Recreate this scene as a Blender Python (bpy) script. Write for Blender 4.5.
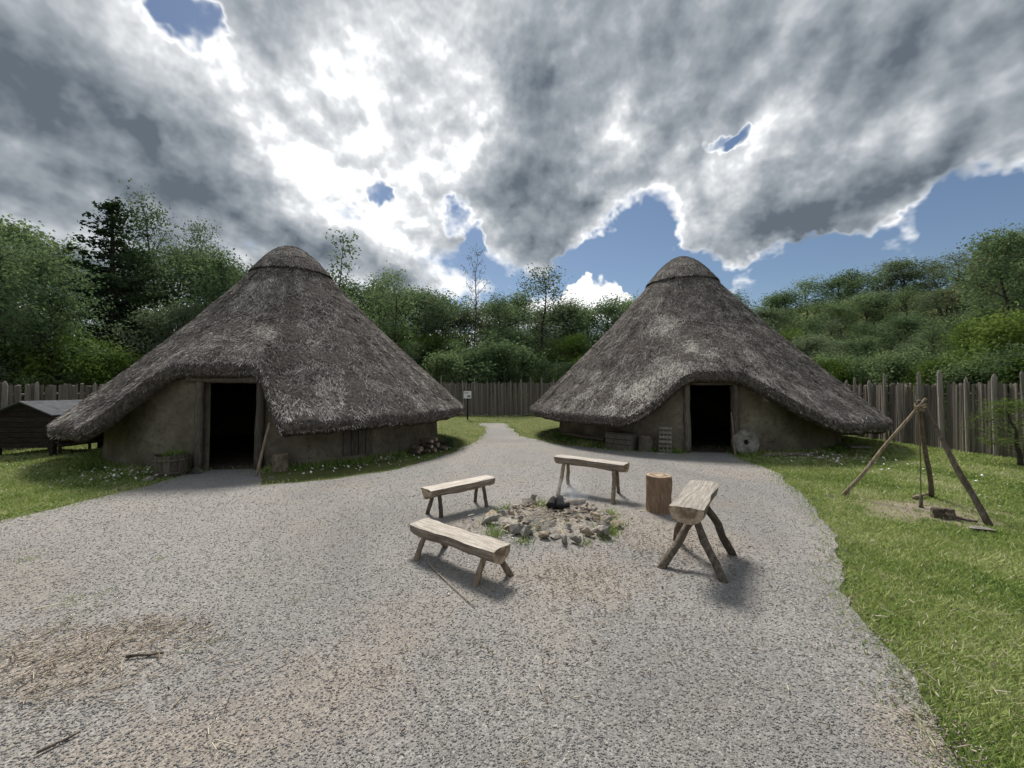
import bpy, bmesh, math, random
import numpy as np
from mathutils import Vector, Matrix, noise

for _o in list(bpy.data.objects):
    bpy.data.objects.remove(_o, do_unlink=True)
scene = bpy.context.scene
COL = scene.collection
R = math.radians

# ------------------------------------------------------------------ camera
CAM_H, FPX, HOR = 1.6, 400.0, 390.0
cam_d = bpy.data.cameras.new('camera')
cam_d.sensor_width = 36.0
cam_d.lens = 36.0 * FPX / 1024.0
cam_d.clip_start = 0.05
cam_d.clip_end = 3000.0
cam = bpy.data.objects.new('camera', cam_d)
COL.objects.link(cam)
cam.location = (0, 0, CAM_H)
cam.rotation_euler = (R(90) + math.atan((HOR - 384.0) / FPX), 0, 0)
scene.camera = cam

def gp(px, py, z=0.0):
    """ground point seen at a pixel of the survey sketch (eye height 1.6 m)"""
    d = (CAM_H - z) * FPX / (py - HOR)
    return Vector(((px - 512.0) / FPX * d, d, z))

def at(px, y_dist, z=0.0):
    return Vector(((px - 512.0) / FPX * y_dist, y_dist, z))

def hz(py, y_dist):
    return CAM_H + (HOR - py) / FPX * y_dist

# ------------------------------------------------------------------ node helper
class NB:
    def __init__(self, tree):
        self.t = tree
        tree.nodes.clear()
    def n(self, typ, ins=None, **props):
        nd = self.t.nodes.new(typ)
        for k, v in props.items():
            setattr(nd, k, v)
        for k, v in (ins or {}).items():
            s = nd.inputs[k]
            if isinstance(v, bpy.types.NodeSocket):
                self.t.links.new(v, s)
            elif isinstance(v, bpy.types.Node):
                self.t.links.new(v.outputs[0], s)
            else:
                s.default_value = v
        return nd
    def math(self, op, a, b=0.0, c=0.0, clamp=False):
        return self.n('ShaderNodeMath', {0: a, 1: b, 2: c}, operation=op, use_clamp=clamp).outputs[0]
    def vec(self, op, a, b=(0, 0, 0)):
        nd = self.n('ShaderNodeVectorMath', {0: a, 1: b}, operation=op)
        return nd.outputs['Value'] if op in ('DOT_PRODUCT', 'LENGTH', 'DISTANCE') else nd.outputs[0]
    def scale(self, a, s):
        nd = self.n('ShaderNodeVectorMath', {0: a}, operation='SCALE')
        if isinstance(s, bpy.types.NodeSocket): self.t.links.new(s, nd.inputs['Scale'])
        else: nd.inputs['Scale'].default_value = s
        return nd.outputs[0]
    def mrange(self, v, a, b, c=0.0, d=1.0, smooth=True):
        nd = self.n('ShaderNodeMapRange', {'Value': v, 'From Min': a, 'From Max': b, 'To Min': c, 'To Max': d})
        nd.interpolation_type = 'SMOOTHSTEP' if smooth else 'LINEAR'
        return nd.outputs[0]
    def ramp(self, fac, stops, interp='LINEAR'):
        nd = self.n('ShaderNodeValToRGB', {'Fac': fac})
        cr = nd.color_ramp
        cr.interpolation = interp
        while len(cr.elements) > 1: cr.elements.remove(cr.elements[-1])
        for i, (p, c) in enumerate(stops):
            e = cr.elements[0] if i == 0 else cr.elements.new(p)
            e.position = p
            e.color = (*c, 1.0) if len(c) == 3 else c
        return nd.outputs[0]
    def noise(self, vec, scale, detail=3.0, rough=0.55, dist=0.0, out=0, lac=2.0):
        return self.n('ShaderNodeTexNoise', {'Vector': vec, 'Scale': scale, 'Detail': detail, 'Roughness': rough,
                                             'Distortion': dist, 'Lacunarity': lac}).outputs[out]
    def mix(self, fac, a, b, mode='MIX'):
        nd = self.n('ShaderNodeMix', data_type='RGBA', blend_type=mode)
        for idx, v in ((0, fac), (6, a), (7, b)):
            s = nd.inputs[idx]
            if isinstance(v, bpy.types.NodeSocket): self.t.links.new(v, s)
            else: s.default_value = v if idx == 0 else ((*v, 1.0) if len(v) == 3 else v)
        return nd.outputs[2]
    def attr(self, name, out='Fac'):
        return self.n('ShaderNodeAttribute', attribute_name=name).outputs[out]
    def objco(self):
        return self.n('ShaderNodeTexCoord').outputs['Object']
    def bump(self, h, strength=0.5, dist=0.02):
        return self.n('ShaderNodeBump', {'Height': h, 'Strength': strength, 'Distance': dist}).outputs[0]
    def bsdf(self, color, rough=0.9, normal=None, spec=0.25, **extra):
        ins = {'Base Color': color if isinstance(color, bpy.types.NodeSocket) else (*color, 1.0), 'Roughness': rough,
               'Specular IOR Level': spec}
        ins.update(extra)
        nd = self.n('ShaderNodeBsdfPrincipled', ins)
        if normal is not None: self.t.links.new(normal, nd.inputs['Normal'])
        return nd.outputs[0]
    def out(self, sh, kind='Surface'):
        o = self.n('ShaderNodeOutputMaterial' if not isinstance(self.t.id_data, bpy.types.World) else 'ShaderNodeOutputWorld')
        self.t.links.new(sh, o.inputs[kind])

# ------------------------------------------------------------------ world: blue sky with broken cloud
SUN_EL, SUN_AZ = R(52), R(-14)            # ahead of the camera, a little to the left (azimuth from +Y towards +X)
sun_dir = Vector((math.cos(SUN_EL) * math.sin(SUN_AZ), math.cos(SUN_EL) * math.cos(SUN_AZ), math.sin(SUN_EL)))
world = bpy.data.worlds.new('World')
scene.world = world
world.use_nodes = True
w = NB(world.node_tree)
DIR = w.vec('NORMALIZE', w.n('ShaderNodeTexCoord').outputs['Generated'])

def sdir(px, py):
    return Vector(((px - 512) / FPX, 1.0, (HOR - py) / FPX)).normalized()

# (pixel of centre, angular radius in degrees, weight): weight < 0 opens blue, > 0 thickens cloud
CAPS = [((655, 222), 4.2, -.44), ((628, 262), 5.0, -.55), ((585, 262), 3.5, -.40), ((725, 282), 5.2, -.55), ((800, 285), 5.0, -.55),
        ((870, 268), 4.5, -.50), ((940, 240), 4.0, -.40), ((1010, 195), 4.5, -.52), ((690, 272), 3.0, -.32), ((1020, 225), 4.5, -.46),
        ((178, 14), 2.2, -.60), ((718, 141), 1.3, -.46), ((742, 139), 1.4, -.48), ((312, 168), 2.0, -.34), ((346, 214), 1.6, -.40), ((452, 208), 1.8, -.34), ((470, 236), 1.8, -.36), ((376, 186), 1.3, -.36), ((612, 122), 1.4, -.24),
        ((432, 48), 1.3, -.10), ((830, 275), 4, -.3),
        ((190, 170), 13, .26), ((545, 130), 9, .24), ((520, 225), 5, .22), ((800, 70), 16, .24), ((820, 225), 7.0, .26), ((720, 235), 4.5, .22),
        ((930, 130), 12, .22), ((60, 60), 11, .18), ((410, 255), 6, .22), ((582, 297), 1.9, .60), ((605, 293), 2.2, .62), ((620, 300), 1.6, .5), ((752, 287), 1.9, .50), ((935, 246), 2.6, .40),
        ((560, 20), 8, .14), ((30, 190), 8, .12), ((960, 20), 10, .08), ((400, 100), 12, .16), ((250, 60), 8, .12), ((330, 200), 7, .10), ((600, 80), 5, .12)]
# where the cloud is thin and lets the sun through
THIN = [((110, 20), 5, .34), ((160, 62), 5, .42), ((212, 98), 5, .40), ((262, 128), 5, .30), ((300, 158), 4, .24),
        ((295, 190), 4, .40), ((340, 225), 5, .38), ((400, 228), 4, .36), ((450, 250), 5, .42), ((485, 272), 4, .40),
        ((400, 40), 6, .40), ((445, 70), 6, .50), ((452, 118), 5, .46), ((415, 155), 5, .42), ((350, 90), 5, .10), ((300, 60), 5, .10), ((372, 178), 4, .40),
        ((600, 62), 4, .34), ((582, 100), 4, .44), ((612, 150), 4, .44), ((632, 182), 3, .40),
        ((662, 245), 4, .46), ((700, 202), 5, .42), ((765, 160), 5, .22), ((800, 132), 4, .34), ((835, 152), 4, .30), ((900, 195), 5, .24), ((960, 170), 5, .20), ((1000, 60), 5, .12),
        ((935, 246), 4, .5), ((752, 285), 3.5, .6), ((585, 293), 3.5, .7), ((610, 292), 3.5, .7),
        # deep grey masses
        ((185, 175), 12, -.34), ((130, 130), 8, -.12), ((50, 55), 9, -.22), ((548, 140), 6, -.30), ((545, 50), 7, -.26), ((520, 228), 5, -.28), ((590, 220), 3, -.15), ((820, 222), 6, -.22), ((900, 225), 5, -.18),
        ((720, 50), 8, -.22), ((880, 70), 11, -.14), ((410, 262), 5, -.28), ((250, 215), 5, -.2), ((450, 170), 3, -.15)]

def cloud_density(vec, full=True):
    sep = w.n('ShaderNodeSeparateXYZ', {0: vec})
    zz = w.math('MAXIMUM', sep.outputs[2], 0.0)
    inv = w.math('DIVIDE', 1.0, w.math('ADD', zz, 0.17))
    p = w.n('ShaderNodeCombineXYZ', {0: w.math('MULTIPLY', sep.outputs[0], inv), 1: w.math('MULTIPLY', sep.outputs[1], inv), 2: 3.7}).outputs[0]
    big = w.noise(p, 1.05, 2.0, 0.5)
    mid = w.noise(w.vec('MULTIPLY', p, (1.0, 0.75, 1.0)), 2.5, 4.0, 0.55)
    puff = w.noise(vec, 9.0, 4.0, 0.58)
    d = w.math('MULTIPLY_ADD', w.math('SUBTRACT', big, 0.5), 1.1, 0.14)
    d = w.math('MULTIPLY_ADD', w.math('SUBTRACT', mid, 0.5), 1.10, d)
    d = w.math('MULTIPLY_ADD', w.math('SUBTRACT', puff, 0.5), 0.72, d)
    if not full:
        return d
    d_plain = d
    warp = w.noise(vec, 7.0, 4.0, 0.68, out=1)
    global WV
    wv = w.vec('NORMALIZE', w.vec('ADD', vec, w.scale(w.vec('SUBTRACT', warp, (0.5, 0.5, 0.5)), 0.16)))
    WV = wv
    for (c, rad, wt) in CAPS:
        dt = w.vec('DOT_PRODUCT', wv, sdir(*c))
        f = w.mrange(dt, math.cos(R(rad * 1.5)), 1.0)
        d = w.math('MULTIPLY_ADD', f, wt, d)
    return d, d_plain, mid

D0, DP, MID = cloud_density(DIR)
D1 = cloud_density(w.vec('NORMALIZE', w.vec('ADD', DIR, tuple(sun_dir * 0.055))), False)
mask = w.mrange(D0, -0.09, 0.20)
edge = w.mrange(D0, 0.0, 0.30, 1.0, 0.0)
inner = w.mrange(D0, 0.20, 0.85, 0.0, 1.0)
relief = w.math('MULTIPLY', w.math('SUBTRACT', DP, D1), 2.0)
lump = w.math('SUBTRACT', 0.5, MID)
# light reaching the cloud base: bright where it is thin or faces the sun, grey where it is deep
lit = w.math('MULTIPLY_ADD', edge, 0.42, 0.45)
lit = w.math('MULTIPLY_ADD', inner, -0.12, lit)
lit = w.math('MULTIPLY_ADD', lump, 0.9, lit)
lit = w.math('ADD', lit, relief)
TS = None
for (c, rad, wt) in THIN:
    dt = w.vec('DOT_PRODUCT', WV, sdir(*c))
    f = w.mrange(dt, math.cos(R(rad * 1.7)), 1.0)
    TS = w.math('MULTIPLY', f, wt) if TS is None else w.math('MULTIPLY_ADD', f, wt, TS)
TS = w.math('MINIMUM', TS, 0.56)
lit = w.math('ADD', w.math('MULTIPLY_ADD', TS, 0.56, lit), w.math('MULTIPLY', w.math('ABSOLUTE', TS), w.math('MULTIPLY', lump, 1.5)))
for c in ((583, 294), (600, 288), (613, 294), (752, 286), (938, 244)):      # small far cumulus, lit from the side
    lit = w.math('MULTIPLY_ADD', w.mrange(w.vec('DOT_PRODUCT', WV, sdir(*c)), math.cos(R(3.6)), math.cos(R(1.0))), 0.30, lit)
sunny = w.mrange(w.vec('DOT_PRODUCT', DIR, tuple(sun_dir)), 0.5, 1.0, 0.0, 0.14)
lit = w.math('ADD', lit, sunny, clamp=True)
ccol = w.ramp(lit, [(0.0, (.105, .128, .155)), (0.12, (.150, .177, .206)), (0.25, (.195, .225, .256)), (0.5, (.30, .33, .36)), (0.72, (.46, .485, .51)), (0.88, (.63, .65, .67)), (1.0, (.90, .91, .915))])
sky = w.n('ShaderNodeTexSky')
sky.sky_type = 'NISHITA'
sky.sun_disc = False
sky.sun_elevation = SUN_EL
sky.sun_rotation = SUN_AZ
sky.altitude = 50
sky.air_density = 1.0
sky.dust_density = 0.3
sky.ozone_density = 1.6
bg_sky = w.n('ShaderNodeBackground', {'Color': sky, 'Strength': 0.05})
bg_cl = w.n('ShaderNodeBackground', {'Color': ccol, 'Strength': 0.80})
mx = w.n('ShaderNodeMixShader', {0: mask, 1: bg_sky, 2: bg_cl})
w.out(mx.outputs[0])
world.cycles.sampling_method = 'MANUAL'
world.cycles.sample_map_resolution = 512
scene.cycles.max_bounces = 4
scene.cycles.diffuse_bounces = 2
scene.cycles.glossy_bounces = 2
scene.cycles.transmission_bounces = 3
scene.cycles.volume_bounces = 1
scene.cycles.use_adaptive_sampling = True
scene.cycles.adaptive_threshold = 0.02

# ------------------------------------------------------------------ sun behind thin cloud
sun_l = bpy.data.lights.new('sun', 'SUN')
sun_l.energy = 3.3
sun_l.angle = R(15)
sun_l.color = (1.0, 0.95, 0.88)
sun_o = bpy.data.objects.new('sun', sun_l)
COL.objects.link(sun_o)
sun_o.rotation_euler = sun_dir.to_track_quat('Z', 'Y').to_euler()

scene.view_settings.view_transform = 'Standard'
scene.view_settings.look = 'None'
scene.view_settings.gamma = 1.0
scene.view_settings.use_curve_mapping = False
scene.view_settings.exposure = 0.64

# ------------------------------------------------------------------ mesh helpers
rng = np.random.default_rng(11)
rnd = random.Random(5)

def tag(o, label=None, cat=None, group=None, kind=None):
    if label: o['label'] = label
    if cat: o['category'] = cat
    if group: o['group'] = group
    if kind: o['kind'] = kind
    return o

def empty(name, loc=(0, 0, 0), rz=0.0):
    o = bpy.data.objects.new(name, None)
    o.empty_display_size = 0.2
    COL.objects.link(o)
    o.location = loc
    o.rotation_euler = (0, 0, rz)
    return o

def link(name, me, mat=None, parent=None, loc=None, rot=None, scale=None):
    o = bpy.data.objects.new(name, me)
    COL.objects.link(o)
    if mat is not None and not me.materials: me.materials.append(mat)
    if parent is not None: o.parent = parent
    if loc is not None: o.location = loc
    if rot is not None: o.rotation_euler = rot
    if scale is not None: o.scale = scale
    return o

def np_mesh(name, V, F, attrs=None, smooth=False):
    """V (n,3); F (m,k) with constant k, or a list of such arrays"""
    me = bpy.data.meshes.new(name)
    Fs = F if isinstance(F, list) else [F]
    V = np.asarray(V, dtype=np.float32)
    me.vertices.add(len(V))
    me.vertices.foreach_set('co', V.ravel())
    loops = np.concatenate([np.asarray(f, dtype=np.int32).ravel() for f in Fs])
    tot = np.concatenate([np.full(len(f), np.asarray(f).shape[1], dtype=np.int32) for f in Fs])
    start = np.concatenate([[0], np.cumsum(tot)[:-1]]).astype(np.int32)
    me.loops.add(len(loops))
    me.loops.foreach_set('vertex_index', loops)
    me.polygons.add(len(tot))
    me.polygons.foreach_set('loop_start', start)
    me.polygons.foreach_set('loop_total', tot)
    if smooth: me.polygons.foreach_set('use_smooth', np.ones(len(tot), dtype=bool))
    for k, v in (attrs or {}).items():
        a = me.attributes.new(k, 'FLOAT', 'POINT')
        a.data.foreach_set('value', np.asarray(v, dtype=np.float32))
    me.update(calc_edges=True)
    return me

def bm_mesh(name, bm, smooth=False):
    me = bpy.data.meshes.new(name)
    bmesh.ops.recalc_face_normals(bm, faces=bm.faces)
    bm.to_mesh(me)
    bm.free()
    if smooth:
        for p in me.polygons: p.use_smooth = True
    return me

def tube_bm(bm, pts, radii, sides=8, lump=0.0, seed=0, cap=True, squash=1.0):
    pts = [Vector(p) for p in pts]
    rings = []
    ov = (pts[-1] - pts[0])
    ov = ov.normalized() if ov.length > 1e-4 else Vector((0, 0, 1))
    up = min((Vector((0.98, 0.17, 0.08)), Vector((0.1, 0.99, 0.05)), Vector((0.12, 0.07, 0.99))), key=lambda q: abs(q.normalized().dot(ov))).normalized()
    if (pts[-1] - pts[0]).length < 0.02 or len(pts) > 12 and (pts[0] - pts[len(pts) // 2]).length > (pts[0] - pts[-1]).length: up = Vector((0.03, 0.02, 1)).normalized()
    for i, p in enumerate(pts):
        t = (pts[min(i + 1, len(pts) - 1)] - pts[max(i - 1, 0)]).normalized()
        a = up.cross(t)
        if a.length < 0.05: a = Vector((1, 0, 0)).cross(t)
        a.normalize()
        b = t.cross(a)
        ring = []
        for k in range(sides):
            an = 2 * math.pi * k / sides
            r = radii[i] * (1 + lump * noise.noise(Vector((math.cos(an) * 1.4 + seed, math.sin(an) * 1.4, i * 0.55 + seed * 3.1))))
            ring.append(bm.verts.new(p + a * math.cos(an) * r + b * math.sin(an) * r * squash))
        rings.append(ring)
    for i in range(len(rings) - 1):
        for k in range(sides):
            bm.faces.new((rings[i][k], rings[i][(k + 1) % sides], rings[i + 1][(k + 1) % sides], rings[i + 1][k]))
    if cap:
        bm.faces.new(rings[0][::-1])
        bm.faces.new(rings[-1])
    return rings

def pole_mesh(name, p0, p1, r0, r1, bend=0.03, segs=9, sides=9, lump=0.25, seed=1):
    p0, p1 = Vector(p0), Vector(p1)
    ln = (p1 - p0).length
    pts, rad = [], []
    for i in range(segs + 1):
        t = i / segs
        q = p0.lerp(p1, t)
        wv = Vector((noise.noise(Vector((t * 2.3, seed * 7.7, 0))), noise.noise(Vector((t * 2.3, seed * 3.3, 5))), noise.noise(Vector((t * 2.3, seed, 9)))))
        q = q + wv * bend * ln * math.sin(math.pi * t)
        pts.append(q)
        rad.append((r0 + (r1 - r0) * t) * (1 + 0.10 * noise.noise(Vector((t * 9, seed * 2.2, 2)))))
    bm = bmesh.new()
    tube_bm(bm, pts, rad, sides, lump, seed)
    return bm_mesh(name, bm, True)

def rock_mesh(name, seed, sx=1, sy=1, sz=0.6, n=17, rough=0.06):
    rr = random.Random(seed * 13 + 1)
    bm = bmesh.new()
    for _ in range(n):
        v = Vector((rr.gauss(0, 1), rr.gauss(0, 1), rr.gauss(0, 1))).normalized()
        v *= rr.uniform(0.82, 1.05)
        bm.verts.new((v.x * sx * .5, v.y * sy * .5, v.z * sz * .5))
    res = bmesh.ops.convex_hull(bm, input=bm.verts)
    bmesh.ops.delete(bm, geom=[g for g in res['geom_interior'] if isinstance(g, bmesh.types.BMVert)], context='VERTS')
    bmesh.ops.subdivide_edges(bm, edges=bm.edges[:], cuts=1, use_grid_fill=True, smooth=0.0)
    for v in bm.verts:
        v.co *= 1 + rough * noise.noise(v.co * 6 / max(sx, sy) + Vector((seed, 0, 0)))
    zmin = min(v.co.z for v in bm.verts)
    for v in bm.verts: v.co.z -= zmin
    return bm_mesh(name, bm, False)

def box_bm(bm, c, s, jitter=0.0):
    vs = []
    for dx in (-.5, .5):
        for dy in (-.5, .5):
            for dz in (-.5, .5):
                vs.append(bm.verts.new((c[0] + dx * s[0] + rnd.uniform(-jitter, jitter), c[1] + dy * s[1] + rnd.uniform(-jitter, jitter), c[2] + dz * s[2] + rnd.uniform(-jitter, jitter))))
    for f in ((0, 1, 3, 2), (4, 6, 7, 5), (0, 4, 5, 1), (2, 3, 7, 6), (0, 2, 6, 4), (1, 5, 7, 3)):
        bm.faces.new([vs[i] for i in f])

def box_mesh(name, c, s, jitter=0.0, bevel=0.0):
    bm = bmesh.new()
    box_bm(bm, c, s, jitter)
    if bevel: bmesh.ops.bevel(bm, geom=bm.edges[:], offset=bevel, segments=2, profile=.6, affect='EDGES')
    return bm_mesh(name, bm)

MATS = {}
def mat(name):
    m = bpy.data.materials.new(name)
    m.use_nodes = True
    MATS[name] = m
    return m, NB(m.node_tree)

# ------------------------------------------------------------------ ground, gravel
def sstep(a, b, x):
    t = np.clip((x - a) / (b - a), 0, 1)
    return t * t * (3 - 2 * t)

def gz(x, y):
    """terrain height: level yard, ground rising behind the fence, a wooded hill on the right"""
    x = np.asarray(x, dtype=float); y = np.asarray(y, dtype=float)
    h = 15.0 * sstep(2, 62, (x - 14) * 0.85 + (y - 22) * 0.35) * sstep(13.5, 19, np.maximum(x, (y - 10) * 0.75))
    h = h + 3.0 * sstep(30, 75, y) + 5.0 * sstep(16, 50, -x)
    h = h + 0.10 * sstep(18, 24, y)
    return h

def coords(inner, outer):
    return np.concatenate([-np.geomspace(outer, inner, 22)[:-1], np.linspace(-inner, inner, 91), np.geomspace(inner, outer, 22)[1:]])
gx = coords(60, 1500); gy = coords(60, 1500) + 20
GX, GY = np.meshgrid(gx, gy)
GZ = gz(GX, GY)
nx, ny = len(gx), len(gy)
idx = np.arange(nx * ny).reshape(ny, nx)
GF = np.stack([idx[:-1, :-1], idx[:-1, 1:], idx[1:, 1:], idx[1:, :-1]], -1).reshape(-1, 4)

m, b = mat('lawn_soil')
oc = b.objco()
n1 = b.noise(oc, 1.3, 5, .6); n2 = b.noise(oc, 18, 4, .65)
c = b.ramp(n1, [(.3, (.085, .11, .03)), (.5, (.13, .15, .05)), (.7, (.18, .18, .075))])
c = b.mix(b.mrange(n2, .35, .7, 0, .6), c, (.055, .06, .025))
# trodden bare earth under the tripod
def spot(b, oc, cx, cy, r0, r1, sy=1.0):
    v = b.vec('SUBTRACT', oc, (cx, cy, 0))
    v = b.vec('MULTIPLY', v, (1, sy, 0))
    ln = b.vec('LENGTH', v)
    ln = b.math('ADD', ln, b.math('MULTIPLY', b.math('SUBTRACT', b.noise(oc, 2.4, 5, .62), .5), 1.5 * r1))
    return b.mrange(ln, r1, r0)
e = spot(b, oc, 5.5, 5.3, .1, 1.2, 1.4)
c = b.mix(e, c, b.mix(n2, (.19, .155, .115), (.29, .25, .20)))
b.out(b.bsdf(c, 1.0, b.bump(n2, .6, .03), .1))
ground = link('ground', np_mesh('ground', np.stack([GX, GY, GZ], -1).reshape(-1, 3), GF, smooth=True), m)
tag(ground, kind='structure')

EDGE = [(0, 522), (60, 508), (110, 495), (160, 483), (200, 473), (207, 468), (259, 469), (262, 486), (330, 480), (400, 469), (450, 454), (478, 441), (487, 433),
        (484, 427), (474, 422.5), (500, 421.5), (512, 427), (520, 436), (560, 445), (620, 451), (680, 454), (683, 448), (723, 448), (733, 457), (765, 468), (792, 487), (815, 512), (831, 547), (850, 590),
        (884, 650), (930, 722), (962, 768)]
poly = [gp(*p) for p in EDGE]
poly = [Vector((-8.4, 3.4, 0)), Vector((-6.6, 4.45, 0))] + poly + [Vector((2.15, 1.2, 0)), Vector((2.6, 0, 0)), Vector((2.9, -3, 0)), Vector((1, -7, 0)), Vector((-5, -7, 0)), Vector((-9, -2, 0))]
# resample with a ragged edge
PTS = []
for i in range(len(poly)):
    a, c2 = poly[i], poly[(i + 1) % len(poly)]
    k = max(1, int((c2 - a).length / 0.10))
    for j in range(k):
        p = a.lerp(c2, j / k)
        o = noise.noise_vector(Vector((p.x * 1.1, p.y * 1.1, 0))) * 0.13 + noise.noise_vector(Vector((p.x * 7, p.y * 7, 4))) * 0.05
        PTS.append((p.x + o.x, p.y + o.y))
PTS = np.array(PTS)

def inside(x, y):
    res = np.zeros(len(x), dtype=bool)
    x0, y0 = PTS[:, 0], PTS[:, 1]
    x1, y1 = np.roll(x0, -1), np.roll(y0, -1)
    for i in range(len(PTS)):
        if y0[i] == y1[i]: continue
        c_ = ((y0[i] > y) != (y1[i] > y)) & (x < (x1[i] - x0[i]) * (y - y0[i]) / (y1[i] - y0[i]) + x0[i])
        res ^= c_
    return res

m, b = mat('gravel')
oc = b.objco()
vor = b.n('ShaderNodeTexVoronoi', {'Vector': oc, 'Scale': 82.0, 'Randomness': 1.0})
vor2 = b.n('ShaderNodeTexVoronoi', {'Vector': oc, 'Scale': 150.0, 'Randomness': 1.0})
sepc = b.n('ShaderNodeSeparateColor', {0: vor.outputs['Color']})
sepd = b.n('ShaderNodeSeparateColor', {0: vor2.outputs['Color']})
c = b.ramp(sepc.outputs[0], [(0, (.155, .154, .154)), (.25, (.215, .212, .208)), (.55, (.275, .268, .258)), (.8, (.335, .325, .31)), (.95, (.42, .405, .385)), (1, (.52, .50, .48))])
c2_ = b.ramp(sepd.outputs[1], [(0, (.14, .138, .135)), (.4, (.24, .23, .22)), (.8, (.34, .325, .305)), (1, (.46, .44, .415))])
c = b.mix(.45, c, c2_)
big = b.noise(oc, .55, 5, .6)
c = b.mix(b.mrange(big, .46, .68, 0, .6), c, b.mix(.5, c, (.29, .25, .195)))
wide = b.noise(b.vec('MULTIPLY', oc, (1, .55, 1)), .35, 4, .6, .8)
c = b.mix(1.0, c, b.ramp(wide, [(.32, (.70, .70, .71)), (.5, (.90, .89, .87)), (.68, (1.05, 1.02, .98))]), 'MULTIPLY')
med = b.noise(oc, 4.5, 5, .65)
c = b.mix(b.mrange(med, .52, .72, 0, .5), c, (.20, .185, .165))
# patches of straw and wood chip trodden into the gravel
ch = b.ramp(sepc.outputs[1], [(0, (.17, .135, .105)), (.4, (.26, .21, .165)), (.75, (.36, .30, .235)), (1, (.48, .42, .34))])
for (px, py, r0, r1, sy, k) in ((80, 655, .15, .75, 1.6, .6), (575, 575, .1, .9, 1.3, .45), (685, 540, .1, .8, 1.2, .45), (460, 528, .1, .7, 1, .4), (600, 520, .3, 1.2, 1, .35),
                                (150, 760, .1, .6, 1, .45), (930, 745, .05, .4, 1, .55), (330, 690, .1, .7, 1, .35), (400, 620, .1, .6, 1, .3), (745, 475, .1, .9, 1, .3)):
    g = gp(px, py)
    c = b.mix(b.math('MULTIPLY', spot(b, oc, g.x, g.y, r0, r1, sy), k), c, ch)
hgt = b.math('ADD', b.math('SUBTRACT', 1.0, vor.outputs['Distance']), b.math('MULTIPLY', b.math('SUBTRACT', 1.0, vor2.outputs['Distance']), .5))
b.out(b.bsdf(c, .95, b.bump(hgt, .55, .010), .2))
# triangulated sheet cut from the outline, a little proud of the soil
bm = bmesh.new()
vs = [bm.verts.new((x, y, 0.012)) for x, y in PTS]
es = [bm.edges.new((vs[i], vs[(i + 1) % len(vs)])) for i in range(len(vs))]
bmesh.ops.triangle_fill(bm, edges=es, use_beauty=True, normal=(0, 0, 1))
lo = [bm.verts.new((x, y, -0.05)) for x, y in PTS]
for i in range(len(vs)):
    j = (i + 1) % len(vs)
    bm.faces.new((vs[i], lo[i], lo[j], vs[j]))
gravel = link('gravel_yard', bm_mesh('gravel_yard', bm), m)
tag(gravel, kind='structure')

# loose stones of the gravel, near the camera
m, b = mat('gravel_stone')
t = b.attr('tone')
c = b.ramp(t, [(0, (.13, .13, .13)), (.3, (.205, .202, .197)), (.6, (.275, .267, .257)), (.85, (.36, .348, .332)), (1, (.58, .56, .54))])
c = b.mix(b.mrange(b.attr('warm'), .75, 1.0, 0, .6), c, (.30, .245, .19))
b.out(b.bsdf(c, .85, None, .3))
def pebbles(N, dmin, dmax, size, seed):
    g = np.random.default_rng(seed)
    d = dmin * (dmax / dmin) ** g.random(N)
    a = (g.random(N) * 2 - 1) * 1.45
    x = a * d; y = d
    k = inside(x + g.normal(0, .11, N), y + g.normal(0, .11, N)) & (g.random(N) > sstep(5, dmax, y))
    x, y = x[k], y[k]; n = len(x)
    s = size * (0.5 + g.random(n) ** 2 * 1.3) * (0.75 + 0.25 * y / 3)
    base = np.array([[1, 0, 0], [0, 1, 0], [-1, 0, 0], [0, -1, 0], [0, 0, 1], [0, 0, -.6]], dtype=float)
    V = base[None] * (0.65 + 0.7 * g.random((n, 6, 1)))
    V[:, :, 2] *= .75
    an = g.random(n) * 6.28
    ca, sa = np.cos(an)[:, None], np.sin(an)[:, None]
    el = (0.7 + .6 * g.random(n))[:, None]
    X, Y = V[:, :, 0] * el, V[:, :, 1]
    V = np.stack([X * ca - Y * sa, X * sa + Y * ca, V[:, :, 2]], -1) * s[:, None, None]
    V += np.stack([x, y, 0.012 + s * .2], -1)[:, None, :]
    f = np.array([[0, 1, 4], [1, 2, 4], [2, 3, 4], [3, 0, 4], [1, 0, 5], [2, 1, 5], [3, 2, 5], [0, 3, 5]])
    F = (f[None] + (np.arange(n) * 6)[:, None, None]).reshape(-1, 3)
    tone = np.repeat(np.clip(g.normal(.46, .20, n), 0, 1), 6); warm = np.repeat(g.random(n), 6)
    return V.reshape(-1, 3), F, tone, warm
V, F, T, W = pebbles(190000, 1.45, 14.0, 0.0046, 3)
o = link('gravel_stones', np_mesh('gravel_stones', V, F, {'tone': T, 'warm': W}), m)
tag(o, 'loose grey gravel stones strewn over the yard', 'gravel', kind='stuff')

# ------------------------------------------------------------------ grass
m, b = mat('grass_blade')
t = b.attr('tone')
c = b.ramp(t, [(0, (.10, .175, .04)), (.35, (.225, .31, .085)), (.65, (.35, .415, .15)), (.85, (.47, .49, .24)), (1, (.58, .56, .38))])
d1 = b.n('ShaderNodeBsdfDiffuse', {'Color': c}); d2 = b.n('ShaderNodeBsdfTranslucent', {'Color': c})
b.out(b.n('ShaderNodeMixShader', {0: .3, 1: d1.outputs[0], 2: d2.outputs[0]}).outputs[0])
HOUSES = []   # (centre, wall radius) filled below; grass stays out of the floors
LH = Vector((-6.34, 11.92, 0)); RH = Vector((6.11, 14.35, 0))
LR, RR = 4.06, 4.40

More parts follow.
